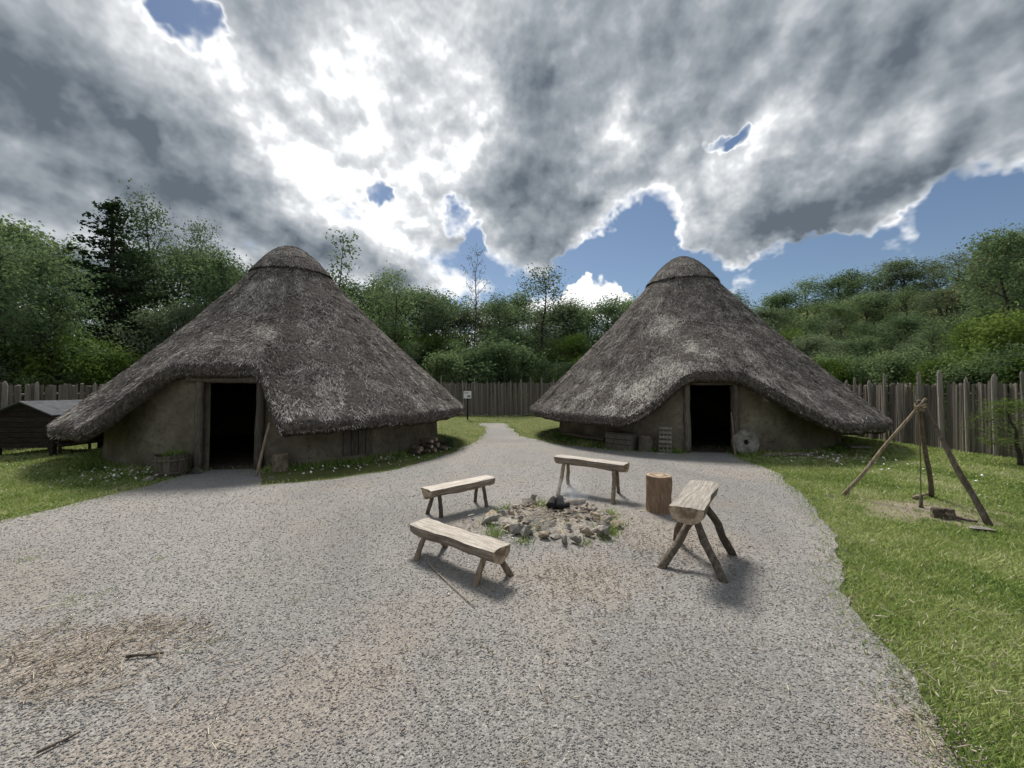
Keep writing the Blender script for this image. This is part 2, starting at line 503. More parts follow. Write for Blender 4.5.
def blades(x, y, g, hmin=.02, hmax=.05, toneshift=0.0, wid=1.0):
    n = len(x)
    dist = np.hypot(x, y)
    h = (hmin + (hmax - hmin) * g.random(n) ** 1.5) * (0.9 + .02 * dist)
    wd = (0.0022 + 0.00075 * dist) * wid * (.7 + .6 * g.random(n))
    an = g.random(n) * 6.28
    dx, dy = np.cos(an), np.sin(an)
    ln = h * (.3 + 1.1 * g.random(n)); la = g.random(n) * 6.28
    z0 = gz(x, y) - .004
    A = np.stack([x - dx * wd, y - dy * wd, z0], -1); B = np.stack([x + dx * wd, y + dy * wd, z0], -1)
    C = np.stack([x + np.cos(la) * ln, y + np.sin(la) * ln, z0 + h], -1)
    V = np.stack([A, B, C], 1).reshape(-1, 3)
    F = np.arange(3 * n).reshape(-1, 3)
    nz = np.array([noise.noise(Vector((xx * .9, yy * .9, 3))) + .6 * noise.noise(Vector((xx * 3.1, yy * 3.1, 8))) for xx, yy in zip(x[::1], y[::1])]) if n < 400000 else 0
    T = np.clip(.50 + .48 * nz + g.normal(0, .18, n) + toneshift, 0, .93)
    T[g.random(n) < .035] = 1.0
    return V, F, np.repeat(T, 3)

def lawn_points(N, seed, dmin, dmax, amin, amax, power=1.0):
    g = np.random.default_rng(seed)
    d = dmin * (dmax / dmin) ** (g.random(N) ** power)
    a = amin + (amax - amin) * g.random(N)
    x, y = a * d, d
    k = ~inside(x + g.normal(0, .12, N), y + g.normal(0, .12, N))
    for c_, r in ((LH, LR), (RH, RR)):
        k &= np.hypot(x - c_.x, y - c_.y) > r + .05
    k &= ~((np.hypot((x - 5.5), (y - 5.3) * 1.4) < .85 + .3 * np.sin(x * 7) * np.cos(y * 5)) & (g.random(N) < .82))
    k &= (np.abs(x) < 14) & (y < 25)
    return x[k], y[k], g
parts = []
for args in ((230000, 21, 1.4, 13, .45, 1.75), (90000, 22, 3.4, 14, -1.75, -.75), (45000, 23, 9, 25, -.8, 1.2)):
    x, y, g = lawn_points(*args)
    parts.append(blades(x, y, g))
off = 0; Vs, Fs, Ts = [], [], []
for V, F, T in parts:
    Vs.append(V); Fs.append(F + off); Ts.append(T); off += len(V)
o = link('lawn_grass', np_mesh('lawn_grass', np.concatenate(Vs), np.concatenate(Fs), {'tone': np.concatenate(Ts)}), m)
tag(o, 'short patchy green lawn grass around the gravel yard', 'grass', kind='stuff')

# taller ragged tufts along the gravel edge and the house walls, and small weeds in the gravel
def tufts(cx, cy, per, spread, g):
    n = len(cx)
    x = np.repeat(cx, per) + g.normal(0, spread, n * per); y = np.repeat(cy, per) + g.normal(0, spread, n * per)
    return x, y
g = np.random.default_rng(77)
ex, ey = [], []
for i in range(0, len(PTS), 2):
    if PTS[i, 1] > 1.2 and g.random() < .6:
        ex.append(PTS[i, 0] + g.normal(0, .05)); ey.append(PTS[i, 1] + g.normal(0, .05))
V1 = blades(*tufts(np.array(ex), np.array(ey), 20, .10, g), g, .025, .08)
wx, wy = [], []
for c_, r in ((LH, LR), (RH, RR)):
    for _ in range(520):
        a = g.uniform(-math.pi, 0); q = r + abs(g.normal(.12, .14))
        x_, y_ = c_.x + q * math.cos(a), c_.y + q * math.sin(a)
        wx.append(x_); wy.append(y_)
wx, wy = np.array(wx), np.array(wy); k = ~inside(wx, wy)
V2 = blades(*tufts(wx[k], wy[k], 22, .06, g), g, .05, .16, -.15)
sx, sy = [], []
for (px, py) in ((80, 598), (75, 603), (95, 612), (120, 590), (195, 648), (205, 642), (250, 575), (300, 600), (30, 560), (160, 560), (420, 650), (60, 625), (270, 560), (845, 560), (860, 610)):
    q = gp(px, py)
    for _ in range(5): sx.append(q.x + g.normal(0, .06)); sy.append(q.y + g.normal(0, .04))
V3 = blades(*tufts(np.array(sx), np.array(sy), 24, .03, g), g, .012, .035, -.1)
off = 0; Vs, Fs, Ts = [], [], []
for V, F, T in (V1, V2, V3):
    Vs.append(V); Fs.append(F + off); Ts.append(T); off += len(V)
o = link('grass_tufts', np_mesh('grass_tufts', np.concatenate(Vs), np.concatenate(Fs), {'tone': np.concatenate(Ts)}), m)
tag(o, 'ragged grass tufts along the gravel edge and house walls', 'grass', kind='stuff')

# daisies and clover heads
m, b = mat('flower_white')
b.out(b.bsdf((.72, .72, .68), .8, None, .1))
fx, fy = [], []
def fl(px, py, n, s):
    q = gp(px, py)
    for _ in range(n): fx.append(q.x + g.normal(0, s)); fy.append(q.y + g.normal(0, s * .6))
for a in ((118, 475, 26, .45), (98, 484, 18, .4), (135, 478, 26, .3), (150, 470, 14, .3), (330, 473, 8, .3), (370, 470, 12, .4), (395, 462, 14, .3), (300, 478, 8, .3), (425, 452, 10, .4), (40, 470, 12, .5),
          (800, 460, 26, .5), (830, 462, 30, .5), (860, 462, 26, .5), (790, 455, 16, .4), (900, 470, 12, .6), (960, 480, 14, .7), (980, 500, 8, .5), (560, 436, 8, .5), (450, 432, 10, .5), (545, 430, 10, .6)):
    fl(*a)
fx, fy = np.array(fx), np.array(fy); k = ~inside(fx, fy)
for c_, r in ((LH, LR), (RH, RR)): k &= np.hypot(fx - c_.x, fy - c_.y) > r + .1
fx, fy = fx[k], fy[k]; n = len(fx)
base = np.array([[math.cos(t), math.sin(t), .15 * (i % 2)] for i, t in enumerate(np.linspace(0, 2 * math.pi, 8, endpoint=False))] + [[0, 0, .35], [0, 0, -.3]])
s = g.uniform(.012, .024, n)
V = base[None] * s[:, None, None]
tl = g.uniform(-.9, .9, (n, 2))
V[:, :, 2] += V[:, :, 0] * tl[:, :1] + V[:, :, 1] * tl[:, 1:]
V += np.stack([fx, fy, g.uniform(.06, .13, n)], -1)[:, None, :]
f = np.array([[i, (i + 1) % 8, 8] for i in range(8)] + [[(i + 1) % 8, i, 9] for i in range(8)])
o = link('wild_flowers', np_mesh('wild_flowers', V.reshape(-1, 3), (f[None] + (np.arange(n) * 10)[:, None, None]).reshape(-1, 3)), m)
tag(o, 'small white flowers scattered in the grass by the houses', 'flowers', kind='stuff')

# straw stalks, wood chips and twigs lying about
m, b = mat('straw_litter')
c = b.ramp(b.attr('tone'), [(0, (.11, .09, .07)), (.35, (.21, .165, .125)), (.7, (.36, .30, .225)), (1, (.60, .54, .42))])
b.out(b.bsdf(c, .9, None, .15))
LV, LF, LT = [], [], []
def litter(cx, cy, n, sx_, sy_, l0, l1, wd, t0, t1, z=.02):
    for _ in range(n):
        x, y = cx + g.normal(0, sx_), cy + g.normal(0, sy_)
        l = g.uniform(l0, l1); a = g.normal(.5, .9); wv = wd * g.uniform(.6, 1.4)
        dx, dy = math.cos(a) * l / 2, math.sin(a) * l / 2
        nx_, ny_ = -math.sin(a) * wv, math.cos(a) * wv
        zz = z + g.uniform(0, .012); tz = g.normal(0, .12) * l
        i = len(LV)
        LV.extend([(x - dx - nx_, y - dy - ny_, zz - tz * .3), (x - dx + nx_, y - dy + ny_, zz - tz * .3), (x + dx + nx_, y + dy + ny_, zz + abs(tz)), (x + dx - nx_, y + dy - ny_, zz + abs(tz)),
                   (x - dx, y - dy, zz + wv * 1.2), (x + dx, y + dy, zz + wv * 1.2 + abs(tz))])
        LF.extend([(i, i + 3, i + 5, i + 4), (i + 1, i + 4, i + 5, i + 2), (i, i + 1, i + 2, i + 3)])
        LT.extend([g.uniform(t0, t1)] * 6)
for (px, py, n, a_, b_) in ((60, 660, 300, .5, .2), (120, 640, 170, .4, .16), (20, 690, 120, .3, .12), (165, 625, 90, .2, .08)):
    q = gp(px, py); litter(q.x, q.y, n, a_, b_, .02, .10, .0025, .2, 1)
for (px, py, n, a_, b_) in ((575, 580, 420, .4, .3), (690, 545, 420, .35, .35), (600, 530, 260, .6, .4), (460, 530, 200, .4, .3), (670, 560, 200, .3, .3), (940, 740, 60, .10, .12), (900, 690, 40, .08, .15), (640, 620, 160, .7, .3), (480, 680, 120, .7, .2)):
    q = gp(px, py); litter(q.x, q.y, n, a_, b_, .010, .03, .0035, 0, .85)
litter(0, 3.2, 620, 1.9, 1.0, .01, .045, .003, .1, 1)
for (px, py, l) in ((230, 745, .12), (20, 748, .09), (218, 750, .07), (55, 610, .2), (245, 735, .05)):
    q = gp(px, py); litter(q.x, q.y, 1, 0, 0, l, l, .003, .9, 1, .03)
q = gp(990, 690); litter(q.x, q.y, 45, .3, .45, .03, .09, .0018, .6, 1, .05)
q = gp(980, 640); litter(q.x, q.y, 50, .5, .5, .02, .07, .002, .6, 1, .05)
o = link('straw_litter', np_mesh('straw_litter', np.array(LV), np.array(LF), {'tone': LT}), m)
tag(o, 'straw stalks and wood chips scattered over the gravel', 'straw', kind='stuff')

# ------------------------------------------------------------------ materials of wood, thatch, daub, stone
def wood_mat(name, dark, mid, light, scale=1.0, stretch=(6, 6, .8)):
    m, b = mat(name)
    oc = b.objco()
    inf = b.n('ShaderNodeObjectInfo').outputs['Random']
    sh = b.n('ShaderNodeCombineXYZ', {0: b.math('MULTIPLY', inf, 17.0), 1: b.math('MULTIPLY', inf, 31.0), 2: 0.0}).outputs[0]
    p = b.vec('ADD', b.vec('MULTIPLY', oc, stretch), sh)
    n1 = b.noise(p, 6 * scale, 6, .65); n2 = b.noise(p, 30 * scale, 3, .6)
    c = b.ramp(n1, [(.28, dark), (.5, mid), (.72, light)])
    c = b.mix(b.mrange(n2, .4, .75, 0, .55), c, dark)
    hs = b.n('ShaderNodeHueSaturation', {'Color': c, 'Value': b.mrange(inf, 0, 1, .72, 1.25, False)})
    b.out(b.bsdf(hs.outputs[0], .9, b.bump(b.math('ADD', n1, b.math('MULTIPLY', n2, .6)), .7, .012), .15))
    return m
M_WOOD_PALE = wood_mat('weathered_split_wood', (.20, .165, .125), (.40, .345, .28), (.58, .52, .44))
M_BARK = wood_mat('grey_bark', (.055, .045, .036), (.13, .105, .082), (.25, .21, .17), 1.3, (4, 4, 1.4))
M_POLE = wood_mat('peeled_pole', (.11, .085, .06), (.24, .19, .14), (.38, .32, .25))
M_PALE = wood_mat('fence_pale_wood', (.095, .084, .070), (.195, .174, .147), (.33, .30, .26))
M_POST = wood_mat('fence_post_wood', (.12, .108, .092), (.23, .21, .182), (.42, .395, .355))
M_FRAME = wood_mat('door_frame_wood', (.06, .052, .042), (.12, .105, .085), (.20, .18, .15))
M_DARKWOOD = wood_mat('dark_shed_board', (.014, .011, .009), (.03, .023, .018), (.055, .044, .035), 1, (1, 1, 6))
M_LOG_END = wood_mat('red_brown_log', (.13, .085, .055), (.26, .175, .115), (.40, .29, .205), 1.2, (7, 7, 1))

m, b = mat('end_grain')
oc = b.objco()
rings = b.n('ShaderNodeTexWave', {'Vector': oc, 'Scale': 16.0, 'Distortion': 3.5, 'Detail': 3.0, 'Detail Scale': 1.5}, wave_type='RINGS', rings_direction='SPHERICAL')
c = b.mix(rings.outputs['Fac'], (.20, .145, .10), (.46, .37, .27))
c = b.mix(b.mrange(b.noise(oc, 11, 4, .6), .45, .7, 0, .7), c, (.15, .11, .08))
b.out(b.bsdf(c, .9, b.bump(rings.outputs['Fac'], .3, .004), .1))
M_END = m

m, b = mat('thatch_straw')
oc = b.objco()
t = b.attr('tone')
pn = b.noise(oc, .85, 6, .66)
pn2 = b.noise(oc, 2.6, 4, .6)
f = b.math('ADD', t, b.math('MULTIPLY', b.math('SUBTRACT', pn, .5), .95))
f = b.math('ADD', f, b.math('MULTIPLY', b.math('SUBTRACT', pn2, .5), .7))
f = b.math('ADD', f, b.attr('fade_and_sun'), clamp=True)
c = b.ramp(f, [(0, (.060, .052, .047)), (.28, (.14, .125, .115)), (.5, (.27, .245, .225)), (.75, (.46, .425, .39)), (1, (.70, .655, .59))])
b.out(b.bsdf(c, .95, None, .1))
M_STRAW = m
m, b = mat('thatch_body')
oc = b.objco()
n1 = b.noise(b.vec('MULTIPLY', oc, (1, 1, .6)), 14, 5, .7)
c = b.ramp(n1, [(.3, (.035, .030, .027)), (.5, (.10, .086, .078)), (.7, (.20, .175, .158))])
b.out(b.bsdf(c, .95, b.bump(n1, 1.0, .08), .1))
M_THATCH = m
m, b = mat('daub')
oc = b.objco()
n1 = b.noise(oc, 1.1, 6, .62); n2 = b.noise(oc, 9, 5, .65)
c = b.ramp(n1, [(.3, (.095, .082, .061)), (.5, (.165, .145, .11)), (.7, (.26, .232, .182))])
c = b.mix(b.mrange(n2, .45, .75, 0, .6), c, (.075, .066, .05))
ck = b.n('ShaderNodeTexVoronoi', {'Vector': b.vec('ADD', oc, b.scale(b.noise(oc, 3, 3, .6, out=1), .5)), 'Scale': 2.6}, feature='DISTANCE_TO_EDGE').outputs['Distance']
c = b.mix(b.mrange(ck, .012, .0, 0, .7), c, (.035, .03, .023))
b.out(b.bsdf(c, .95, b.bump(b.math('ADD', n1, b.math('MULTIPLY', n2, .5)), .8, .05), .1))
M_DAUB = m
m, b = mat('earth_floor')
n1 = b.noise(b.objco(), 5, 5, .6)
b.out(b.bsdf(b.ramp(n1, [(.3, (.05, .042, .033)), (.7, (.12, .10, .08))]), 1, b.bump(n1, .4, .02), .05))
M_EARTH = m

def stone_mat(name, a_, b_, c_):
    m, b = mat(name)
    oc = b.objco()
    inf = b.n('ShaderNodeObjectInfo').outputs['Random']
    p = b.vec('ADD', oc, b.n('ShaderNodeCombineXYZ', {0: b.math('MULTIPLY', inf, 40.0)}).outputs[0])
    n1 = b.noise(p, 7, 6, .65); n2 = b.noise(p, 45, 3, .6)
    c = b.ramp(n1, [(.3, a_), (.5, b_), (.72, c_)])
    hs = b.n('ShaderNodeHueSaturation', {'Color': c, 'Value': b.mrange(inf, 0, 1, .65, 1.2, False)})
    b.out(b.bsdf(hs.outputs[0], .9, b.bump(b.math('ADD', n1, b.math('MULTIPLY', n2, .4)), .6, .015), .2))
    return m
M_STONE = stone_mat('grey_stone', (.13, .12, .10), (.27, .25, .22), (.46, .44, .40))
M_STONE_TAN = stone_mat('tan_stone', (.19, .145, .10), (.36, .29, .21), (.54, .47, .38))
M_STONE_DARK = stone_mat('mossy_dark_stone', (.05, .05, .038), (.10, .098, .078), (.19, .18, .15))
M_CHAR = stone_mat('charred', (.008, .008, .008), (.018, .017, .017), (.05, .048, .046))

# ------------------------------------------------------------------ roundhouses
PROF = np.array([(0, 1.0), (.045, .992), (.09, .965), (.14, .92), (.25, .785), (.5, .502), (.75, .245), (1, 0.0), (1.1, -.09)])

def build_house(name, C, wall_r, eave_r, apex, eave_z, th_door, door_w, door_h, notch, seed, lean, label, n_straw, pale_spots):
    """notch = (full_left, zero_left, full_right, zero_right) angles either side of the door, eave_z(phi) height of the eave top"""
    root = empty(name, C)
    tag(root, label, 'roundhouse', 'thatched roundhouses in the yard')
    fl_, zl, fr_, zr = notch
    lintel = door_h + .13
    def ss(a, b_, x):
        t = np.clip((x - a) / (b_ - a), 0, 1)
        return t * t * (3 - 2 * t)
    def wrap(a): return (a + math.pi) % (2 * math.pi) - math.pi
    def amount(th):
        ph = wrap(th - th_door)
        return np.where(ph < 0, ss(-zl, -fl_, ph), 1 - ss(fr_, zr, ph))
    def edge_r(th):
        a = amount(th)
        return eave_r + (wall_r + .22 - eave_r) * a
    ridge = np.array
    def surf(th, r):
        """outer thatch height at polar angle and radius"""
        th = np.asarray(th, float); r = np.asarray(r, float)
        ez = eave_z(wrap(th - th_door))
        s = r / eave_r
        z = ez + (apex - ez) * np.interp(s, PROF[:, 0], PROF[:, 1])
        a = amount(th)
        rc = wall_r + .22
        zc = ez + (apex - ez) * np.interp(rc / eave_r, PROF[:, 0], PROF[:, 1])
        need = np.maximum(lintel + .22 - zc, 0)
        lift = a * need * ss(.50, rc / eave_r, s)
        return z + lift
    def pos(th, r, dz=0.0):
        z = surf(th, r) + dz
        k = np.clip((z - 1.0) / (apex - 1.0), 0, 1)
        return np.stack([r * np.cos(th) + lean[0] * k, r * np.sin(th) + lean[1] * k, z], -1)

    # roof body: outer skin, eave face, underside
    nt, ns = 200, 56
    TH = np.linspace(-math.pi, math.pi, nt, endpoint=False)
    S = np.linspace(0.012, 1, ns)
    er = edge_r(TH)
    V = []
    for i, th in enumerate(TH):
        rr_ = S * er[i]
        P = pos(np.full(ns, th), rr_)
        for q, s_ in zip(P, S):
            wob = .06 * noise.noise(Vector((q[0] * 1.6, q[1] * 1.6, q[2] * 1.6 + seed))) + .018 * noise.noise(Vector((q[0] * 6, q[1] * 6, q[2] * 6 + seed)))
            q[2] += wob
            if s_ > .97:
                q[:2] *= 1 + .012 * noise.noise(Vector((th * 9, seed, 0)))
        V.append(P)
    V = np.array(V)                                          # nt, ns, 3
    low = V[:, -1].copy()
    rad = low[:, :2] / np.linalg.norm(low[:, :2], axis=1, keepdims=True)
    mid_ = low.copy(); mid_[:, :2] += rad * .035; mid_[:, 2] -= .13
    bot = low.copy(); bot[:, :2] -= rad * .10; bot[:, 2] -= .27
    under = []
    for fr in (.7, .35, .02):
        q = pos(TH, er * fr); q[:, 2] -= .34; under.append(q)
    allV = np.concatenate([V.reshape(-1, 3), mid_, bot] + under)
    F = []
    def vid(i, j): return (i % nt) * ns + j
    base = nt * ns
    for i in range(nt):
        for j in range(ns - 1):
            F.append((vid(i, j), vid(i, j + 1), vid(i + 1, j + 1), vid(i + 1, j)))
        i2 = (i + 1) % nt
        F.append((vid(i, ns - 1), base + i, base + i2, vid(i2, ns - 1)))
        for k in range(4):
            F.append((base + k * nt + i, base + (k + 1) * nt + i, base + (k + 1) * nt + i2, base + k * nt + i2))
    roof = link('roof', np_mesh('roof', allV, np.array(F), smooth=True), M_THATCH, root)

    # straw: stalk ends over the whole slope, shaggy fringe at the eave
    g = np.random.default_rng(seed)
    n = n_straw
    th = g.uniform(-math.pi, math.pi, n)
    s_ = np.sqrt(g.random(n)) * .995
    # fringe
    nf = n // 9
    th = np.concatenate([th, g.uniform(-math.pi, math.pi, nf)]); s_ = np.concatenate([s_, 1.0 - np.abs(g.normal(0, .012, nf))])
    n = len(th); fringe = np.arange(n) >= n - nf
    er_ = edge_r(th); r = s_ * er_
    P0 = pos(th, r)
    P1 = pos(th + g.normal(0, .018, n) / np.maximum(s_, .15), np.minimum(r + .12, er_ * 1.0 + .05))
    sl = P1 - P0; sl /= np.linalg.norm(sl, axis=1, keepdims=True) + 1e-9
    radv = np.stack([np.cos(th), np.sin(th), np.zeros(n)], -1)
    tan = np.stack([-np.sin(th), np.cos(th), np.zeros(n)], -1)
    nor = np.cross(sl, tan); nor *= np.sign(nor[:, 2:3] + 1e-9)
    nor /= np.linalg.norm(nor, axis=1, keepdims=True) + 1e-9
    yaw = g.normal(0, .24, n)
    dirv = sl * np.cos(yaw)[:, None] + tan * np.sin(yaw)[:, None]
    side = np.cross(dirv, nor)
    roll = g.normal(0, .5, n)
    side = side * np.cos(roll)[:, None] + nor * np.sin(roll)[:, None]
    L = g.uniform(.05, .20, n); W_ = g.uniform(.003, .008, n)
    lift = g.uniform(.008, .030, n)
    stray = (g.random(n) < .0016) & ~fringe
    L = np.where(stray, g.uniform(.2, .38, n), L); lift = np.where(stray, lift + .03, lift)
    dirv = np.where(fringe[:, None], dirv * .55 + np.array([0, 0, -1.0]) * g.uniform(.2, 1.0, (n, 1)), dirv)
    L = np.where(fringe, g.uniform(.012, .05, n), L)
    A = P0 + nor * .004 - dirv * (L * .45)[:, None]
    B = P0 + nor * lift[:, None] + dirv * (L * .55)[:, None]
    A = np.where(fringe[:, None], P0 - np.array([0, 0, 1.0]) * g.uniform(0, .20, (n, 1)) + radv * .01, A)
    B = np.where(fringe[:, None], A + dirv * L[:, None] + radv * g.uniform(.0, .03, (n, 1)), B)
    SV = np.stack([A - side * W_[:, None], A + side * W_[:, None], B + side * (W_ * .6)[:, None], B - side * (W_ * .6)[:, None]], 1).reshape(-1, 3)
    SF = np.arange(4 * n).reshape(-1, 4)
    cth, sth = np.cos(th), np.sin(th)
    streak = np.array([noise.noise(Vector((a_ * 16, b_ * 16, c_ * 1.5 + seed))) + .6 * noise.noise(Vector((a_ * 45, b_ * 45, c_ * 3))) for a_, b_, c_ in zip(cth, sth, s_)])
    course = np.array([math.sin((q_ * 9.5 + .35 * noise.noise(Vector((a_ * 3, b_ * 3, seed)))) * 2 * math.pi) for q_, a_, b_ in zip(s_, cth, sth)])
    tone = np.clip(g.normal(.44, .18, n) + .20 * streak + .05 * course, 0, 1)
    fade_and_sun = np.where(stray, .12, 0.0)
    for (pth, pr, rd, am) in pale_spots:       # bleached, wind-worn straw; on the left roof's rim also painted sunlight
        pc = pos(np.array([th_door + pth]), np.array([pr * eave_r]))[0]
        fade_and_sun += am * np.exp(-(np.linalg.norm((P0 - pc) * np.array([1, 1, .8]), axis=1) / rd) ** 2)
    fade_and_sun += np.where(fringe, .06, 0)
    st = link('straw', np_mesh('straw', SV, SF, {'tone': np.repeat(tone, 4), 'fade_and_sun': np.repeat(fade_and_sun, 4)}), M_STRAW, roof)
    st['kind'] = 'stuff'

    # ridge cap: thicker layer at the top, bound with hazel spars
    cap_s = .215
    nt2 = 96; TH2 = np.linspace(-math.pi, math.pi, nt2, endpoint=False)
    rings_ = []
    for k, (fr, dz) in enumerate(((.02, .07), (.2, .08), (.4, .085), (.6, .085), (.8, .07), (.93, .045), (1.0, .02), (1.03, -.05))):
        rr_ = cap_s * eave_r * fr * (1 + (.07 * np.array([noise.noise(Vector((t_ * 2.6, seed, 7))) for t_ in TH2]) if fr > .7 else 0))
        q = pos(TH2, rr_ if np.ndim(rr_) else np.full(nt2, rr_))
        q[:, 2] += dz + np.array([.03 * noise.noise(Vector((math.cos(t_) * 3, math.sin(t_) * 3, k * .8 + seed))) for t_ in TH2])
        rings_.append(q)
    CV = np.concatenate(rings_ + [pos(np.array([0.0]), np.array([0.001])) + np.array([[0, 0, .10]])])
    CF = []
    for k in range(len(rings_) - 1):
        for i in range(nt2):
            i2 = (i + 1) % nt2
            CF.append((k * nt2 + i, (k + 1) * nt2 + i, (k + 1) * nt2 + i2, k * nt2 + i2))
    CT = [(i, (i + 1) % nt2, len(CV) - 1) for i in range(nt2)]
    cap = link('ridge_cap', np_mesh('ridge_cap', CV, [np.array(CF), np.array(CT)], smooth=True), M_THATCH, root)
    n = n_straw // 9
    th = g.uniform(-math.pi, math.pi, n); s_ = np.sqrt(g.random(n)) * cap_s * 1.02; r = s_ * eave_r
    P0 = pos(th, r, .09); P1 = pos(th, r + .1, .09); sl = P1 - P0; sl /= np.linalg.norm(sl, axis=1, keepdims=True)
    tan = np.stack([-np.sin(th), np.cos(th), np.zeros(n)], -1); nor = np.cross(sl, tan); nor *= np.sign(nor[:, 2:3]); 
    yaw = g.normal(0, .25, n); dirv = sl * np.cos(yaw)[:, None] + tan * np.sin(yaw)[:, None]; side = np.cross(dirv, nor)
    L = g.uniform(.08, .24, n); W_ = g.uniform(.006, .015, n)
    A = P0 - dirv * (L * .5)[:, None]; B = P0 + dirv * (L * .5)[:, None] + nor * g.uniform(.0, .03, (n, 1))
    SV = np.stack([A - side * W_[:, None], A + side * W_[:, None], B + side * (W_ * .6)[:, None], B - side * (W_ * .6)[:, None]], 1).reshape(-1, 3)
    st = link('straw', np_mesh('cap_straw', SV, np.arange(4 * n).reshape(-1, 4), {'tone': np.repeat(np.clip(g.normal(.36, .20, n), 0, 1), 4), 'fade_and_sun': np.zeros(4 * n)}), M_STRAW, cap)
    st['kind'] = 'stuff'
    for fr in (.36, .74):
        pts = pos(TH2, np.full(nt2, cap_s * eave_r * fr), .0)
        pts[:, 2] += .10 + np.array([.03 * noise.noise(Vector((t_ * 2, fr * 9, seed))) for t_ in TH2])
        bm = bmesh.new()
        pl = [Vector(p) for p in pts] + [Vector(pts[0])]
        tube_bm(bm, pl, [.016] * len(pl), 6, .3, seed)
        link('binding', bm_mesh('binding', bm, True), M_BARK, cap)

    # daub wall with a door opening, reaching up under the thatch
    hw = math.asin(door_w / 2 / wall_r)
    nw, nh = 150, 9
    TW = np.linspace(th_door + hw, th_door + 2 * math.pi - hw, nw)
    top = np.maximum(pos(TW, np.full(nw, wall_r))[:, 2] - .20, .5)
    Vw = []
    for off in (0.0, -.22):
        for i in range(nw):
            for j in range(nh):
                z = -.06 + (top[i] + .06) * j / (nh - 1)
                a_ = TW[i]
                bump = .045 * noise.noise(Vector((math.cos(a_) * 4 + seed, math.sin(a_) * 4, z * 1.3))) + .015 * noise.noise(Vector((math.cos(a_) * 15, math.sin(a_) * 15, z * 5)))
                q = wall_r + off + bump * (1 if off == 0 else 0) - .035 * j / (nh - 1) + .03 * max(0, .35 - z)
                Vw.append((q * math.cos(a_), q * math.sin(a_), z))
    Fw = []
    for i in range(nw - 1):
        for j in range(nh - 1):
            a_ = i * nh + j
            Fw.append((a_, a_ + nh, a_ + nh + 1, a_ + 1))
            a_ += nw * nh
            Fw.append((a_, a_ + 1, a_ + nh + 1, a_ + nh))
        t0 = i * nh + nh - 1
        Fw.append((t0, t0 + nh, t0 + nh + nw * nh, t0 + nw * nh))
    for i in (0, nw - 1):
        for j in range(nh - 1):
            a_ = i * nh + j
            Fw.append((a_, a_ + 1, a_ + 1 + nw * nh, a_ + nw * nh))
    wall = link('wall', np_mesh('wall', np.array(Vw), np.array(Fw), smooth=True), M_DAUB, root)
    # floor
    fv = [(math.cos(t_) * (wall_r - .1), math.sin(t_) * (wall_r - .1), .016) for t_ in TH2]
    link('earth_floor', np_mesh('earth_floor', np.array(fv + [(0, 0, .016)]), np.array([(i, (i + 1) % nt2, nt2) for i in range(nt2)])), M_EARTH, root)
    # door frame
    du = Vector((math.cos(th_door), math.sin(th_door), 0)); dt_ = Vector((-du.y, du.x, 0))
    front = wall_r + .03
    for sgn in (-1, 1):
        p = du * front + dt_ * sgn * (door_w / 2 + .03)
        link('door_post', pole_mesh('door_post', p, p + Vector((0, 0, door_h + .18)) - du * .05, .085, .07, .012, 8, 9, .3, seed + sgn), M_FRAME, root)
    a_ = du * (front - .02) - dt_ * (door_w / 2 + .22) + Vector((0, 0, door_h + .08)); b2 = du * (front - .02) + dt_ * (door_w / 2 + .22) + Vector((0, 0, door_h + .05))
    link('lintel', pole_mesh('lintel', a_, b2, .075, .065, .02, 8, 8, .3, seed + 9), M_FRAME, root)
    # rafters showing inside the doorway
    for k in range(12):
        an = th_door + 2 * math.pi * (k + .5) / 12
        if k in (0, 11): continue
        p0 = pos(np.array([an]), np.array([eave_r * .80]))[0]; p1 = pos(np.array([an]), np.array([eave_r * .06]))[0]
        p0[2] = min(p0[2], pos(np.array([th_door + math.pi]), np.array([eave_r * .80]))[0][2]) - .55; p1[2] -= .62
        link('rafter', pole_mesh('rafter', p0, p1, .07, .045, .01, 5, 6, .2, seed + k), M_FRAME, root)
    return root, pos, surf, du, dt_

thL = math.atan2(-3.92, .74); thR = math.atan2(-3.62, -.93)
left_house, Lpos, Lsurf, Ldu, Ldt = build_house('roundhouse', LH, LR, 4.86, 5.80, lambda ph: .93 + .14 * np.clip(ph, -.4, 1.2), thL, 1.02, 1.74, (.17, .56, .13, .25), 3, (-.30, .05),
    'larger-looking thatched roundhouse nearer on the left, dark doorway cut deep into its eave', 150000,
    [(.32, .96, .45, .28), (.22, .88, .35, .22), (.10, .62, .3, .2), (.9, .93, .4, .18), (-.75, .94, .5, .15), (-1.05, .6, .5, .2), (.5, .93, .5, .12), (-.30, .35, .25, .2), (-1.45, .70, .45, .5), (-1.40, .85, .45, .45), (-1.55, .55, .35, .5), (-1.38, .97, .4, .3)])  # the spots far round to the left paint the backlit rim pale
right_house, Rpos, Rsurf, Rdu, Rdt = build_house('roundhouse', RH, RR, 5.42, 6.28, lambda ph: .87 - .09 * np.clip(ph, -1, 1), thR, 1.06, 1.72, (.07, .42, .06, .56), 8, (0, 0),
    'thatched roundhouse further back on the right with arched eave over a central dark doorway', 165000,
    [(-.35, .90, .60, .42), (-.22, .80, .42, .36), (-.10, .70, .32, .36), (-.28, .50, .45, .46), (-.5, .93, .5, .26), (.22, .88, .35, .22), (.45, .9, .5, .15), (-.75, .9, .6, .16), (.02, .76, .2, .35)])

